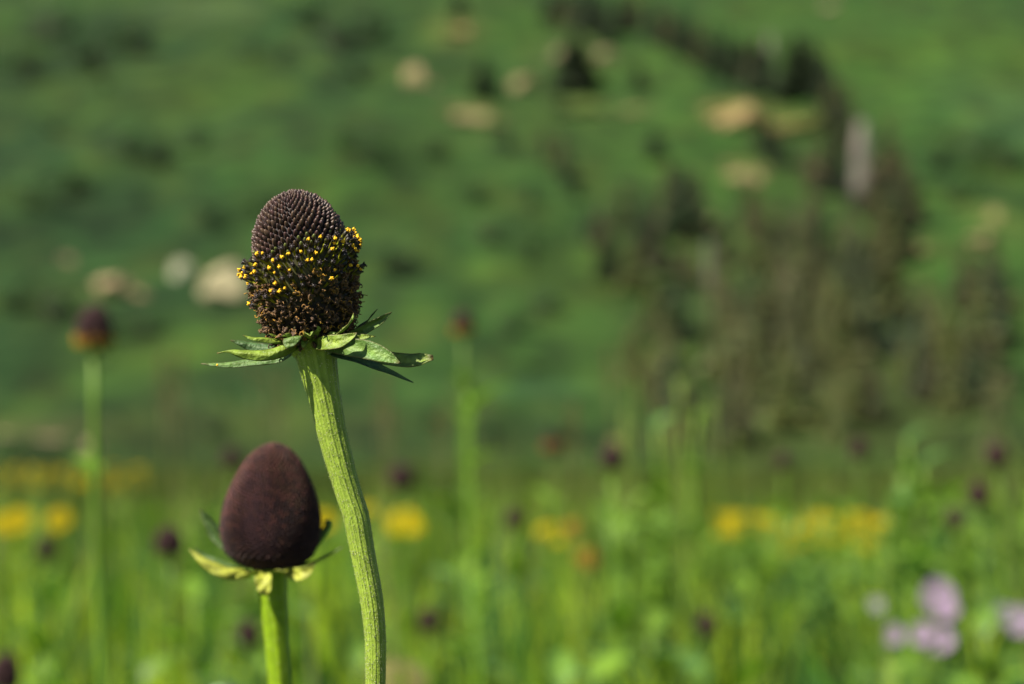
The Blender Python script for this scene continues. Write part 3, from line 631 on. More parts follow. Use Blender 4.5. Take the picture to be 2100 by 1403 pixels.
SB = [leaf_mesh(.022, .0035, 60 + s, (.16, .24, .05), (.10, .18, .04), M_PLANT, 6, .3) for s in range(2)]
def coneflower(px, py, wpx, d, kind, label, seed, lean=(0, 0), nleaf=3, rad=.0032, hsc=1.0):
    """px, py: middle of the head; wpx its width in the photo"""
    r = random.Random(seed); s = wpx * d / FPX / .0285; c = P(px, py, d); top = c - Vector((0, 0, .017 * s * hsc))
    x, y = top.x + lean[0], top.y + lean[1]
    o = thing('coneflower', (x, y, gz(x, y)), label, 'flower', 'out of focus coneflowers in the meadow'); t = top - o.location
    leafy_stem(o, (0, 0, -.01), t, nleaf, seed, .35, .82, rad, (.16, .255, .04), 1.0, .35)
    m = Matrix.Translation(t) @ Matrix.Rotation(r.uniform(-.12, .12), 4, 'Y') @ Matrix.Diagonal((s, s, s * hsc, 1))
    a, b = HEADS[kind]; sc_ = link('seed_cone', a, o, m); f = link('floret_mass', b, sc_); f['kind'] = 'stuff'
    for k in range(9):
        link('bract', SB[k % 2], o, m @ Matrix.Translation((0, 0, -.001)) @ Matrix.Rotation(k * .698 + r.uniform(-.2, .2), 4, 'Z') @ Matrix.Translation((.005, 0, 0)) @ Matrix.Rotation(r.uniform(-.3, .3), 4, 'Y'))
    return o
CF = [(193, 672, 72, 1.35, 1, 'tall coneflower with a yellow fringe at the base of its cone', (.055, .01), 2, .0037, 1.05),
      (950, 662, 42, 2.2, 1, 'faint tall coneflower on a bright leafy green stem', (0, .02), 6, .0034, 1),
      (1253, 938, 44, 2.1, 0, 'dark red coneflower head below a tan dried daisy', (.02, 0), 4, .0036, 1),
      (350, 1110, 60, 1.6, 0, 'squat dark coneflower bud left of the big blurred bud', (.02, 0), 3, .003, .8),
      (98, 1124, 36, 2.6, 0, 'small dark coneflower bud below a round yellow daisy', (0, 0), 3, .003, 1),
      (2046, 932, 44, 2.2, 0, 'highest of three dark red coneflower heads standing together', (.02, 0), 2, .003, 1),
      (2007, 1012, 42, 2.2, 0, 'middle one of three dark red coneflower heads standing together', (.02, 0), 2, .003, 1),
      (1958, 1062, 36, 2.4, 0, 'lowest and faintest of three dark red coneflower heads standing together', (.02, 0), 2, .003, 1),
      (825, 978, 52, 2.6, 0, 'brown coneflower head above the lone bright yellow daisy', (0, 0), 3, .003, .8),
      (1058, 1062, 44, 2.6, 0, 'brown coneflower head next to the yellow and orange daisies', (0, 0), 3, .003, .7),
      (10, 1378, 62, 1.5, 0, 'very dark coneflower bud low in the grass under a yellow pair', (0, 0), 2, .003, 1),
      (1760, 920, 36, 2.9, 0, 'faint brown coneflower before the olive thicket', (0, 0), 2, .0025, 1),
      (1606, 946, 32, 3.0, 0, 'faint brown coneflower head above the dense yellow drift', (0, 0), 2, .0025, 1),
      (510, 1298, 44, 1.9, 0, 'brown coneflower bud low behind the stem of the blurred bud', (0, 0), 2, .003, 1),
      (880, 1272, 40, 2.2, 0, 'small brown coneflower bud low right of the curved stem', (0, 0), 2, .003, 1),
      (476, 940, 38, 2.8, 0, 'faint brown coneflower head left above the blurred bud', (0, 0), 2, .0025, 1),
      (1135, 915, 36, 3.0, 2, 'faint coneflower with a pale ring before the dark hill foot', (0, 0), 2, .0025, 1),
      (1450, 1280, 40, 2.3, 0, 'brown coneflower bud deep in the grass below the dense drift', (0, 0), 2, .003, 1)]
for k, (px, py, w, d, kind, lab, lean, nl, rad, hs) in enumerate(CF): coneflower(px, py, w, d, kind, lab, 300 + k, lean, nl, rad, hs)
# two tall leafy stalks without heads
for px, py, d, nl, lab, sd_ in [(1860, 905, 2.6, 9, 'tall bright green leafy stalk before the olive thicket', 1), (960, 800, 2.35, 8, 'bright green leafy stalk next to a faint tall coneflower', 2), (1890, 960, 2.8, 9, 'shorter leafy stalk beside a tall bright one', 3), (1430, 850, 3.0, 4, 'thin tall green stalk rising before the brown trees', 4), (1345, 880, 3.0, 4, 'thin pale green stalk left of a taller thin one', 5)]:
    top = P(px, py, d); o = thing('green_stalk', (top.x, top.y, gz(top.x, top.y)), lab, 'plant', 'tall green stalks in the meadow'); leafy_stem(o, (0, 0, -.01), top - o.location, nl, 400 + sd_, .55, 1.0, .004, (.20, .32, .05), .8)

rs = random.Random(77)
for k in range(16):
    px = rs.uniform(1255, 1510); py = rs.uniform(760, 930); d = rs.uniform(2.8, 4.2); top = P(px, py, d)
    o = thing('grass_stalk', (top.x + rs.uniform(-.06, .06), top.y, gz(top.x, top.y)), 'thin pale green grass stalk standing up before the brown trees', 'grass', 'thin grass stalks before the brown trees')
    leafy_stem(o, (0, 0, -.01), top - o.location, 1, 500 + k, .6, .8, .0019, (.22, .28, .07), .5)
def plume_mesh(seed):
    r = random.Random(seed); mb = MB()
    for k in range(90):
        z = r.uniform(0, .09); a = r.uniform(0, 6.28); w = .012 * math.sin(math.pi * min(1, z / .09 * .9 + .08)); p_ = Vector((math.cos(a) * w * r.random(), math.sin(a) * w * r.random(), z)); d = Vector((math.cos(a), math.sin(a), 1.2)).normalized()
        mb.tube([p_, p_ + d * .004, p_ + d * .009], [.0007, .0014, .0003], 4, (.22 * r.uniform(.7, 1.2), .15, .09))
    return mb.mesh('seed_head', M_DRY)
PL = [plume_mesh(1), plume_mesh(2)]
for k, (px, py) in enumerate([(335, 830), (372, 800), (352, 870), (520, 800), (548, 825), (575, 850), (790, 850), (800, 900), (778, 880), (905, 930), (1250, 800), (1285, 770), (1340, 790), (1175, 925)]):
    d = 3.0 + (k * .37) % 1.6; top = P(px, py, d)
    o = thing('dry_stalk', (top.x + .02, top.y, gz(top.x, top.y)), 'brown dry grass stalk with a feathery seed head', 'grass', 'dry grass stalks with seed heads')
    t = top - o.location; leafy_stem(o, (0, 0, -.01), t, 0, 600 + k, .6, .8, .0022, (.16, .14, .07)); link('seed_head', PL[k % 2], o, Matrix.Translation(t - Vector((0, 0, .005))))

# ------------------------------------------------------------------ ribbons for bracts, in photo pixels around a depth
def ribbon(pts, width, side, depth, fold=0.3, c_mid=(.17, .25, .05), c_edge=(.10, .17, .045), tip=(.12, .05, .03), n=30, m=10, prof=None, wav=1.0, seed=0, curl=0.0):
    """pts: (px, py, back) centre line from the base to the tip; side: (right, up, back) direction of the blade's width"""
    k = depth / FPX; cl = spline([P(a, b, depth) + FWD * (c * k) for a, b, c in pts], n)
    sd0 = (RGT * side[0] + UPV * side[1] + FWD * side[2]).normalized(); mb = MB(); vs_, cs, fs = [], [], []
    prof = lerp_list(prof or [.55, .8, 1, 1, .9, .7, .42, .04], n); ph = random.Random(seed).uniform(0, 6)
    for i in range(n):
        tg = (cl[min(i + 1, n - 1)] - cl[max(i - 1, 0)]).normalized(); s = (sd0 - tg * sd0.dot(tg)).normalized(); nm = tg.cross(s)
        t = i / (n - 1); s.rotate(Matrix.Rotation(curl * t, 3, tg)); nm = tg.cross(s)
        for j in range(m + 1):
            u = j / m * 2 - 1; w = width * k * .5 * prof[i]
            rip = wav * .10 * w * math.sin(t * 17 + u * 3 + ph)
            vs_.append(cl[i] + s * (u * w) + nm * (fold * abs(u) ** 1.4 * w * 1.2 + rip))
            e = abs(u) ** 3; c = mixc(c_mid, c_edge, abs(u)); vein = .16 * (1 if j == m // 2 else 0)
            vn = max(0, math.cos(6.283 * (t * 7 - abs(u) * 1.3))) ** 6; c = mixc(c, (.30, .36, .13), max(vein, .22 * vn)); vs_[-1] -= nm * (.03 * w * vn); c = tuple(ch * (1 + .35 * mnoise.noise((t * 6 + ph, u * 2, ph))) for ch in c); c = mixc(c, tip, max(.65 * (1 if abs(u) > .98 else 0), max(0, (t - .9) / .1) * .9)); cs.append(c)
    for i in range(n - 1):
        for j in range(m): fs.append((i * (m + 1) + j, i * (m + 1) + j + 1, (i + 1) * (m + 1) + j + 1, (i + 1) * (m + 1) + j))
    mb.add(vs_, fs, cs); return mb

def put_bract(root, rb, name='bract', thick=2.0, depth=D0):
    L0 = root.location; rb.v = [tuple(Vector(v) - L0) for v in rb.v]
    o = link(name, rb.mesh(name, M_BRACT), root); md = o.modifiers.new('thickness', 'SOLIDIFY'); md.thickness = thick * depth / FPX; md.offset = 0; return o

def ridged_stem(root, rows, depth, ground, nrid=12, n=72, amp=.055, ca=(.25, .33, .065), cb_=(.14, .22, .035), rings=150):
    """rows: (py, left px, right px) down the picture, then on to the ground point"""
    k = depth / FPX; cl = [P((a + b) / 2, y, depth) for y, a, b in rows]; rad = [(b - a) / 2 * k for y, a, b in rows]
    lo = cl[-1]; g = Vector(ground); dn = (cl[-1] - cl[-2]).normalized()
    extra = [lo + (g - lo) * f + Vector((0, 0, 0)) for f in (.25, .5, .75, 1.0)]
    npix = len(cl); cl = spline(cl, rings) + [e for e in spline([lo] + extra, 24)][1:]
    rad = lerp_list(rad, rings) + [rad[-1] * (1 + .012 * i) for i in range(23)]
    mb = MB(); vs_, cs, fs = [], [], []; L0 = root.location; m = len(cl)
    for i in range(m):
        t = (cl[min(i + 1, m - 1)] - cl[max(i - 1, 0)]).normalized(); a = (RGT - t * RGT.dot(t)).normalized(); b = t.cross(a)
        for q in range(n):
            th = 6.283185 * q / n; w = math.cos(nrid * th + .9 * math.sin(3 * th) + .25 * math.sin(i * .03)); w2 = math.cos(29 * th + 1.0)
            w = max(w, -.75); r_ = rad[i] * (1 + amp * w + .012 * w2 + .012 * mnoise.noise((q * .3, i * .12, 0)))
            vs_.append(cl[i] + (a * math.cos(th) + b * math.sin(th)) * r_ - L0)
            c = mixc(cb_, ca, min(1, max(0, .5 + .55 * w + .2 * w2))); cs.append(tuple(ch * (1 + .12 * mnoise.noise((q * .9, i * .05, 3.0))) for ch in c))
    for i in range(m - 1):
        for q in range(n): fs.append((i * n + q, i * n + (q + 1) % n, (i + 1) * n + (q + 1) % n, (i + 1) * n + q))
    fs.append(tuple(range(n))); mb.add(vs_, fs, cs); st = link('stem', mb.mesh('stem', M_STEM), root)
    return st, cl[:rings], rad[:rings]

# ------------------------------------------------------------------ the blurred bud in front (0.5 m)
DB = 0.50; kb = DB / FPX
bg = P(590, 1403, DB); bg = Vector((bg.x + .03, bg.y + .02, 0.0))
B = thing('coneflower', (bg.x, bg.y, 0.0), 'dark purple egg shaped coneflower bud, slightly blurred, beside the curved stem', 'flower')
ridged_stem(B, [(1165, 520, 592), (1185, 527, 589), (1220, 531, 589), (1260, 536, 590), (1300, 541, 592), (1350, 546, 595), (1403, 550, 598), (1440, 553, 600)], DB, (bg.x, bg.y, -.01), 9, 48, .03, (.22, .33, .012), (.15, .245, .010), 60)
prof = [(244, 1), (241, 17), (232, 33), (215, 50), (191, 65), (168, 77), (145, 86), (122, 93), (98, 97), (75, 98), (52, 95), (28, 86), (11, 66), (0, 40)]
axB = (UPV + RGT * .035 + FWD * .05).normalized(); xB = (RGT - axB * RGT.dot(axB)).normalized(); yB = axB.cross(xB); baseB = P(552, 1160, DB)
mbB = Matrix((( xB.x, yB.x, axB.x, 0), (xB.y, yB.y, axB.y, 0), (xB.z, yB.z, axB.z, 0), (0, 0, 0, 1)))
MBx = Matrix.Translation(baseB - B.location) @ mbB
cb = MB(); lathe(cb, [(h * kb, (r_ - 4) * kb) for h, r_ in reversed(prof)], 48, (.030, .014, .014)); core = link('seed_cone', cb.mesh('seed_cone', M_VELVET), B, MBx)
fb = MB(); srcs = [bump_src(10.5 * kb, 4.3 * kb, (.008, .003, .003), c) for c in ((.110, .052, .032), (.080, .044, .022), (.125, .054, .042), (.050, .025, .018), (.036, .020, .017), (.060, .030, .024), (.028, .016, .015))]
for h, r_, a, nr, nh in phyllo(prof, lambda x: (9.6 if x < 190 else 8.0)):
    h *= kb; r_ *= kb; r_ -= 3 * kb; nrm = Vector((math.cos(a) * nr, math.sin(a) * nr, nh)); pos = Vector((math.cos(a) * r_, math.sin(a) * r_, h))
    add_xf(fb, random.choice(srcs[:4] if random.random() < (h / kb - 40) / 110 else srcs[3:]), frame(pos, (nrm + Vector((0, 0, .45))).normalized()))  # darker florets low on the bud, partly shade put into their colour
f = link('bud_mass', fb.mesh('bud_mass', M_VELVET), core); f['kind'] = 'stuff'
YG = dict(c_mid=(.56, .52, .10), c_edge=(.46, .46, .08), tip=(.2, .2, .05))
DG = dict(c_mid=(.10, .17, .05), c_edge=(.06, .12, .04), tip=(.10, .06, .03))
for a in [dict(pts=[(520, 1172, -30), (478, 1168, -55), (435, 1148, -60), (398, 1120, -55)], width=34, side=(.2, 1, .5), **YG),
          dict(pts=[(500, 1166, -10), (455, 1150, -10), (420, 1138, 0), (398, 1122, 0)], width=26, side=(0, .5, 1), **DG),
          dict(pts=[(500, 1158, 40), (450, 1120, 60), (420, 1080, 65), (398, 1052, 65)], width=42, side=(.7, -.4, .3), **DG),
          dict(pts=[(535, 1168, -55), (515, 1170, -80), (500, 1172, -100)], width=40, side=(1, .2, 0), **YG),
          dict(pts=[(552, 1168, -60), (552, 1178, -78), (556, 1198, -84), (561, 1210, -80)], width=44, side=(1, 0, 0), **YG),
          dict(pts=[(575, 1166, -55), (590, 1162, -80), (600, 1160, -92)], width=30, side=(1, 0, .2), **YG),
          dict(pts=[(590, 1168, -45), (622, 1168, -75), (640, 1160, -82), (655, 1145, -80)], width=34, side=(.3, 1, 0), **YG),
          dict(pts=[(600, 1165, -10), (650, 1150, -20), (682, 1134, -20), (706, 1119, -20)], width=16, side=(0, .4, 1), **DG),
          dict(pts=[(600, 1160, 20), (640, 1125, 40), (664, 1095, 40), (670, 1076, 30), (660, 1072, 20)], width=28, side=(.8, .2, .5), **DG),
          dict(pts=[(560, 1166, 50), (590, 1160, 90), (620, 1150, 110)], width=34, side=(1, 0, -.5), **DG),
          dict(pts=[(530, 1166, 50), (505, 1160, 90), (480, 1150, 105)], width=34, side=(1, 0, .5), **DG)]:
    a['width'] *= .78; put_bract(B, ribbon(depth=DB, seed=len(B.children), **a), depth=DB, thick=1.6)
# its leaves below, one of them just reaching the frame
for k, (pts, w) in enumerate([([(575, 1640, 0), (540, 1500, -25), (500, 1415, -40), (455, 1392, -45), (420, 1405, -50)], 60), ([(580, 1750, 5), (640, 1600, 40), (720, 1560, 70), (800, 1600, 80)], 90), ([(600, 2500, 0), (480, 2300, 0), (380, 2280, -40), (280, 2350, -60)], 120)]):
    put_bract(B, ribbon(pts, w, (.3, .1, 1), DB, .25, (.16, .24, .12), (.12, .2, .10), (.16, .24, .12)), 'leaf', depth=DB)

# ------------------------------------------------------------------ the flower in focus
hg = P(770, 1403); hg = Vector((hg.x - .01, hg.y + .03, 0.0))
F_ = thing('coneflower', (hg.x, hg.y, 0.0), 'sharp coneflower with a dark brown cone ringed by yellow florets on a curved stem', 'flower')
STEM_ROWS = [(700, 590, 684), (712, 600, 690), (730, 608, 690), (760, 616, 692), (800, 629, 696), (843, 641, 703), (886, 651, 710), (929, 663, 720), (972, 676, 730), (1015, 690, 742), (1058, 704, 756), (1101, 713, 763), (1144, 722, 770),
             (1187, 731, 778), (1230, 739, 785), (1273, 745, 789), (1315, 749, 791), (1358, 750, 791), (1403, 750, 790), (1450, 748, 788)]
stem, scl, srad = ridged_stem(F_, STEM_ROWS, D0, (hg.x, hg.y, -.01), 17, 136, .022, (.26, .34, .065), (.195, .275, .04), 190)
# short stiff hairs, too fine to count
hb = MB(); rh = random.Random(2)
for k in range(3200):
    i = rh.randrange(6, 186); t = (scl[i + 1] - scl[i - 1]).normalized(); a = (RGT - t * RGT.dot(t)).normalized(); b = t.cross(a); th = rh.uniform(0, 6.283)
    o_ = a * math.cos(th) + b * math.sin(th); p_ = scl[i] + o_ * srad[i] * .99 - F_.location; L_ = rh.uniform(1.5, 4.8) * U; tip = p_ + o_ * L_ + t * rh.uniform(-.5, 1.2) * L_
    s1 = t * .7 * U; s2 = o_.cross(t) * .7 * U
    hb.add([p_ + s1, p_ - s1 * .6 + s2, p_ - s1 * .6 - s2, tip], [(0, 1, 3), (1, 2, 3), (2, 0, 3)], (.46, .48, .28))
hh_ = link('hair', hb.mesh('hair', M_HAIR), stem); hh_['kind'] = 'stuff'
# two lower leaves, under the frame
for pts, w in [([(760, 2300, 0), (860, 2150, 20), (990, 2120, 40), (1130, 2230, 60)], 150), ([(780, 3300, 0), (660, 3150, -10), (500, 3150, -30), (330, 3300, -60)], 170), ([(790, 4300, 0), (900, 4100, 30), (1060, 4080, 80), (1200, 4250, 120)], 180)]:
    put_bract(F_, ribbon(pts, w, (.2, .2, 1), D0, .25, (.12, .2, .06), (.08, .15, .05), (.1, .15, .05)), 'leaf')

# seed cone: receptacle and florets, units photo pixels
axF = (UPV - RGT * .125 - FWD * .06).normalized(); xF = (RGT - axF * RGT.dot(axF)).normalized(); yF = axF.cross(xF); baseF = P(640, 697)
R3 = Matrix(((xF.x, yF.x, axF.x), (xF.y, yF.y, axF.y), (xF.z, yF.z, axF.z)))
MF = Matrix.Translation(baseF - F_.location) @ R3.to_4x4()
profF = [(303, 1), (301, 16), (296, 33), (286, 52), (270, 68), (248, 82), (222, 91), (190, 96), (150, 99), (110, 98), (70, 93), (40, 84), (15, 70), (0, 50)]
cb = MB(); lathe(cb, [(h * U, max(.3, r_ - 7) * U) for h, r_ in reversed(profF)], 64, lambda z: (.060, .060, .008) if 75 * U < z < 190 * U else (.018, .010, .010))
core = link('seed_cone', cb.mesh('seed_cone', M_CORE), F_, MF)

def scaled(mb, k): mb.v = [tuple(c * k for c in v) for v in mb.v]; return mb
def bud_variant(seed, c0, c1, ctip):
    r = random.Random(seed); mb = MB(); h = 15; w = 5.6
    pr = [(-6, w * .75), (0, w), (5, w * 1.0), (10, w * .82), (14.5, w * .52), (17, w * .2)]
    lathe(mb, pr, 8, lambda z: mixc(c0, c1, max(0, z / 10)) if z < 11 else ctip)
    mb.v = [(x * (1 + .1 * r.uniform(-1, 1)), y * (1 + .1 * r.uniform(-1, 1)), z + (x * .12)) for x, y, z in mb.v]
    return scaled(mb, U)
BUDS = [bud_variant(1, (.012, .007, .008), (.055, .034, .030), (.085, .055, .045)), bud_variant(2, (.012, .007, .008), (.065, .045, .030), (.10, .075, .045)), bud_variant(3, (.012, .007, .009), (.045, .026, .028), (.085, .050, .052)),
        bud_variant(4, (.016, .012, .008), (.036, .026, .024), (.12, .19, .03))]
BUDM = [b.mesh('bud_floret', M_BUD) for b in BUDS]

def open_variant(seed, L_):
    r = random.Random(seed); mb = MB(); ca = (.32, .33, .02); cd_ = (.016, .009, .010)
    mb.tube([(0, 0, -12), (r.uniform(-1, 1), 0, L_ * .3), (r.uniform(-1, 1), r.uniform(-1, 1), L_ * .55), (0, 0, L_ * .72), (0, 0, L_)], [2.0, 2.3, 2.6, 3.9, 4.2], 8, [ca, ca, mixc(ca, cd_, .15), mixc(ca, cd_, .9), cd_])
    for k in range(5):      # corolla teeth, spread back
        a = 6.283 * k / 5; d = Vector((math.cos(a), math.sin(a), 0)); mb.tube([d * 3.4 + Vector((0, 0, L_ - 1)), d * 5.2 + Vector((0, 0, L_ + .5)), d * 5.8 + Vector((0, 0, L_ - 2))], [1.6, 1.2, .4], 4, cd_)
    return scaled(mb, U)
def anther_variant(seed, L_):
    r = random.Random(seed); mb = MB(); y1 = (.95, .60, .02); y0 = (.70, .34, .01)
    mb.tube([(0, 0, L_ - 3), (0, 0, L_ + 3), (0, 0, L_ + 5.5)], [3.0, 3.4, 1.6], 7, [y0, y1, y1])
    for k in range(5):
        if r.random() < .12: continue
        a = 6.283 * k / 5 + r.uniform(-.25, .25); d = Vector((math.cos(a), math.sin(a), 0)); q = r.uniform(.8, 1.2)
        mb.tube([d * 1.5 + Vector((0, 0, L_ + 3.5)), d * 3.4 * q + Vector((0, 0, L_ + 4.8 + r.uniform(-1, 1))), d * 5.0 * q + Vector((0, 0, L_ + 2.0 + r.uniform(-1.5, 1)))], [2.2, 1.9, 1.0], 5, y1)
    return scaled(mb, U)
OPEN = [(open_variant(s, L_), anther_variant(s, L_)) for s, L_ in ((1, 36), (2, 40), (3, 31), (4, 37))]
OPENM = [(a.mesh('open_floret', M_TUBE), b.mesh('anther', M_ANTHER)) for a, b in OPEN]

def wither_variant(seed, pollen):
    r = random.Random(seed); mb = MB(); c0 = (.045, .040, .008); c1 = (.060, .036, .022); c2 = r.choice([(.34, .18, .04), (.24, .13, .04), (.13, .075, .045)]) if not pollen else (.62, .34, .02)
    L_ = r.uniform(18, 29); bx, by = r.uniform(-6, 6), r.uniform(-6, 6)
    pts = [Vector((0, 0, -8)), Vector((bx * .2, by * .5, L_ * .35)), Vector((bx * .8, by * .6, L_ * .62)), Vector((bx * 1.0, by * 1.1, L_ * .8)), Vector((bx * 1.6, by * .9, L_))]
    mb.tube(pts, [2.0, 2.2, 3.8 * r.uniform(.7, 1.2), 3.2 * r.uniform(.7, 1.2), .9], 6, [c0, mixc(c0, (.10, .095, .012), .6), c1, mixc(c1, c2, .25), c1])
    for k in range(r.randrange(3, 6)):      # shrivelled teeth and curled style branches, leaving at uneven heights
        d = Vector((r.gauss(0, 1), r.gauss(0, 1), r.gauss(.1, .5))).normalized(); e = d.cross(Vector((r.gauss(0, 1), r.gauss(0, 1), r.gauss(0, 1)))).normalized(); q = r.uniform(2.2, 5.0)
        st = pts[2].lerp(pts[4], r.uniform(0, 1)); path = []; n = 7; turn = r.uniform(1.5, 5.2)
        for i in range(n):
            th = turn * i / (n - 1); path.append(st + d * (q * math.sin(th) + i * .45) + e * (q * (1 - math.cos(th))) + Vector((r.uniform(-.5, .5), r.uniform(-.5, .5), r.uniform(-.5, .5))))
        w = r.uniform(.75, 1.25); mb.tube(path, [1.5 * w, 1.4 * w, 1.3 * w, 1.2 * w, 1.1 * w, .9 * w, .5 * w], 4, [mixc(c1, c2, i / 6) for i in range(7)])
    return scaled(mb, U)
WITH = [wither_variant(40 + s, s in (2, 9)) for s in range(14)]
WITHM = [w.mesh('withered_floret', M_WITHER) for w in WITH]

inv = (R3.inverted()); camdir = (inv @ (CAM - baseF)).normalized()
bud_rest, open_rest, with_rest = MB(), MB(), MB(); nb_ = no_ = nw_ = 0; rf = random.Random(21)
for h, r_, a, nr, nh in phyllo(profF, lambda x: 12.9 if x < 120 else 14.4 if x < 180 else 12.8 if x < 225 else 12.8 - 4.2 * min(1, (x - 225) / 78)):
    ca, sa = math.cos(a), math.sin(a); nrm = Vector((ca * nr, sa * nr, nh)); facing = nrm.dot(camdir)
    edge = 178 + 16 * ca + 7 * mnoise.noise((ca * 2, sa * 2, 3.0))          # the flowering front sits higher on the right
    rr = (r_ - 9) * U; pos = Vector((ca * rr, sa * rr, h * U))
    if h > edge:
        k = min(1.0, .55 + .45 * (303 - h) / 80); ax = (nrm + Vector((rf.gauss(0, .09), rf.gauss(0, .09), .8 + rf.gauss(0, .1)))).normalized()
        v = 3 if h < edge + 22 and rf.random() < .4 else rf.choice((0, 0, 1, 1, 2))
        m = frame(pos, ax, rf.uniform(0, 6.28)) @ Matrix.Scale(k * rf.uniform(.76, 1.06), 4)
        if facing > -.12 and nb_ < 300: link('bud_floret', BUDM[v], F_, MF @ m); nb_ += 1
        else: add_xf(bud_rest, BUDS[v], MF @ m)
    elif h > edge - 92 and (h > edge - 46 or rf.random() < .34):
        ax = (nrm + Vector((0, 0, .62 + rf.uniform(-.15, .15))) + Vector((rf.uniform(-.15, .15), rf.uniform(-.15, .15), 0))).normalized(); v = rf.randrange(4)
        m = frame(pos, ax, rf.uniform(0, 6.28)) @ Matrix.Scale(rf.uniform(.8, 1.1), 4)
        tip = rf.random() < (.44 if h > edge - 50 else .3)
        if facing > -.25 and no_ < 300:
            q = link('open_floret', OPENM[v][0], F_, MF @ m); no_ += 1
            if tip: link('anther', OPENM[v][1], q, Matrix.Diagonal((.86, .86, 1, 1)))
        else:
            add_xf(open_rest, OPEN[v][0], MF @ m)
    else:
        ax = (nrm + Vector((0, 0, .30 + .25 * h / 150)) + Vector((rf.gauss(0, .2), rf.gauss(0, .2), rf.gauss(0, .2)))).normalized(); v = rf.randrange(14)
        m = frame(pos, ax, rf.uniform(0, 6.28)) @ Matrix.Scale(rf.uniform(.85, 1.25), 4)
        if facing > -.25 and nw_ < 300: link('withered_floret', WITHM[v], F_, MF @ m); nw_ += 1
        else: add_xf(with_rest, WITH[v], MF @ m)
for mb_, nm, mt in ((bud_rest, 'bud_mass', M_BUD), (open_rest, 'open_floret_mass', M_TUBE), (with_rest, 'withered_mass', M_WITHER)):
    if mb_.v: q = link(nm, mb_.mesh(nm, mt), F_); q['kind'] = 'stuff'

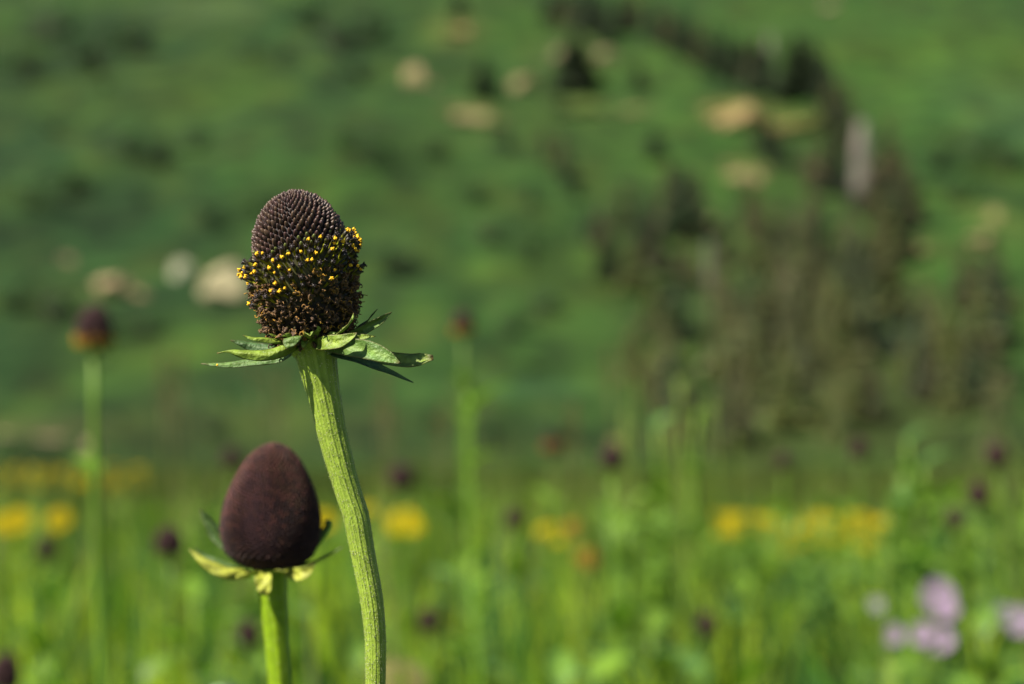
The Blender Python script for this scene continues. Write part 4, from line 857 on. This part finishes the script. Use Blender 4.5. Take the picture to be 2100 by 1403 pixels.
# leafy bracts under the cone: px, py, depth behind the cone's axis (px)
LIT = dict(c_mid=(.20, .29, .07), c_edge=(.13, .22, .06)); YGR = dict(c_mid=(.30, .37, .06), c_edge=(.20, .29, .045)); TEAL = dict(c_mid=(.085, .16, .065), c_edge=(.055, .12, .05))  # LIT, TEAL: sun and underside shade put into the leaf colour
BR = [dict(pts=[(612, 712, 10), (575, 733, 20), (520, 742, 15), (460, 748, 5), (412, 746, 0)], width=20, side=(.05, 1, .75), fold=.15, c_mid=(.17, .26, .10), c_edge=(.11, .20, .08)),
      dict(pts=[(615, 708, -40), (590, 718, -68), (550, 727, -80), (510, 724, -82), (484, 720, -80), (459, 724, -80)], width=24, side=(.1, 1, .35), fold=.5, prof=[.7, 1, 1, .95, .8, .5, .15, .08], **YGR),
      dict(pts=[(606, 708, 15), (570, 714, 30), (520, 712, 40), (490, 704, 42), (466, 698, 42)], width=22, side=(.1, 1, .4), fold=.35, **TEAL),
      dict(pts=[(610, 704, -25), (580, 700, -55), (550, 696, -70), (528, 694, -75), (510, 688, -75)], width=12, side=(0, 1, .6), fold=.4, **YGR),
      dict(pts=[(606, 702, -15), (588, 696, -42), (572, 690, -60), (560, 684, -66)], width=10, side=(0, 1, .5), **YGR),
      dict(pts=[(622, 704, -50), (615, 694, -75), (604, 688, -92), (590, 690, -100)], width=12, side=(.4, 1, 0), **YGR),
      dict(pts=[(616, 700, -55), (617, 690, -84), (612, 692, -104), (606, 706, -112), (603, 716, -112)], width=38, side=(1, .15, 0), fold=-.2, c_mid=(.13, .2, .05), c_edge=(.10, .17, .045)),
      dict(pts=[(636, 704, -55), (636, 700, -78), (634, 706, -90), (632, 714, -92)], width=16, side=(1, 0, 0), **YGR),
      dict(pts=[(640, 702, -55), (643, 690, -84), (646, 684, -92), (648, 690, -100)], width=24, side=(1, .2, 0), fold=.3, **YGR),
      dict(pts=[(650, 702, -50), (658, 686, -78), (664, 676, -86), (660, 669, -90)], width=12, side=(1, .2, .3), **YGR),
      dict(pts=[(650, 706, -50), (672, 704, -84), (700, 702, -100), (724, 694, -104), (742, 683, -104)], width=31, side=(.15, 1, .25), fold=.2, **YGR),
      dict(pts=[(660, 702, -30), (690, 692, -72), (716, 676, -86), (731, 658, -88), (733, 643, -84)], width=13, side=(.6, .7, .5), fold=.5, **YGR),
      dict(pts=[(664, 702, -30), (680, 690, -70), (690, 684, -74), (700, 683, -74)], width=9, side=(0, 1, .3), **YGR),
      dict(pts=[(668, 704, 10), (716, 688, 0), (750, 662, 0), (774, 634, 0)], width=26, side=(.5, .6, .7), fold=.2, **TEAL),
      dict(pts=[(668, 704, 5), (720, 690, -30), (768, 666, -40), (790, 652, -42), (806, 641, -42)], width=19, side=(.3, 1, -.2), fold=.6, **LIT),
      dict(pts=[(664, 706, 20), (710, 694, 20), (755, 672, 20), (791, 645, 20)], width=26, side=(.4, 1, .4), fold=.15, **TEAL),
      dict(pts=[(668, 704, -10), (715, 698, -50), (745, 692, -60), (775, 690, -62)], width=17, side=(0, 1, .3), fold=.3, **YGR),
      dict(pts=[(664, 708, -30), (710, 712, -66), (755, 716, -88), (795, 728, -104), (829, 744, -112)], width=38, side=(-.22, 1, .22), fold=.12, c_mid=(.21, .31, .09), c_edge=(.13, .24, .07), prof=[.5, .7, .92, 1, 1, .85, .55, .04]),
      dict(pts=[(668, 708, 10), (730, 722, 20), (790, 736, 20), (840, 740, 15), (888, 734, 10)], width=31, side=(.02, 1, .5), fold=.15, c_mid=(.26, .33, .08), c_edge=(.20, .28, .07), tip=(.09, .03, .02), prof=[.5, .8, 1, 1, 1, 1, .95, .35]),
      dict(pts=[(664, 710, -5), (700, 726, -24), (750, 742, -20), (800, 764, 0), (847, 785, 10)], width=32, side=(.2, .75, .9), fold=.2, c_mid=(.09, .16, .06), c_edge=(.07, .13, .05), tip=(.06, .08, .05), prof=[.6, .9, 1, .95, .75, .5, .3, .06]),  # hanging bract, shade of its underside painted into the dark tones
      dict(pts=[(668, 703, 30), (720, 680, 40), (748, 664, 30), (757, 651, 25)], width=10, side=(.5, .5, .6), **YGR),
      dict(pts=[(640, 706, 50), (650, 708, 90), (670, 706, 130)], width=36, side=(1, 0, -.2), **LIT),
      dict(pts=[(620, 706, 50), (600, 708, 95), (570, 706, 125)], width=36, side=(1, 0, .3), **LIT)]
for k, a in enumerate(BR):
    put_bract(F_, ribbon(depth=D0, seed=k, **a), thick=1.1)

pg = MB(); lathe(pg, [(-1.5 * U, 1.5 * U), (0, 2.6 * U), (2 * U, 1.8 * U), (3 * U, .4 * U)], 7, (.95, .6, .02))
link('pollen_grain', pg.mesh('pollen_grain', M_ANTHER), F_, Matrix.Translation(P(447, 749) - FWD * 8 * U - F_.location))
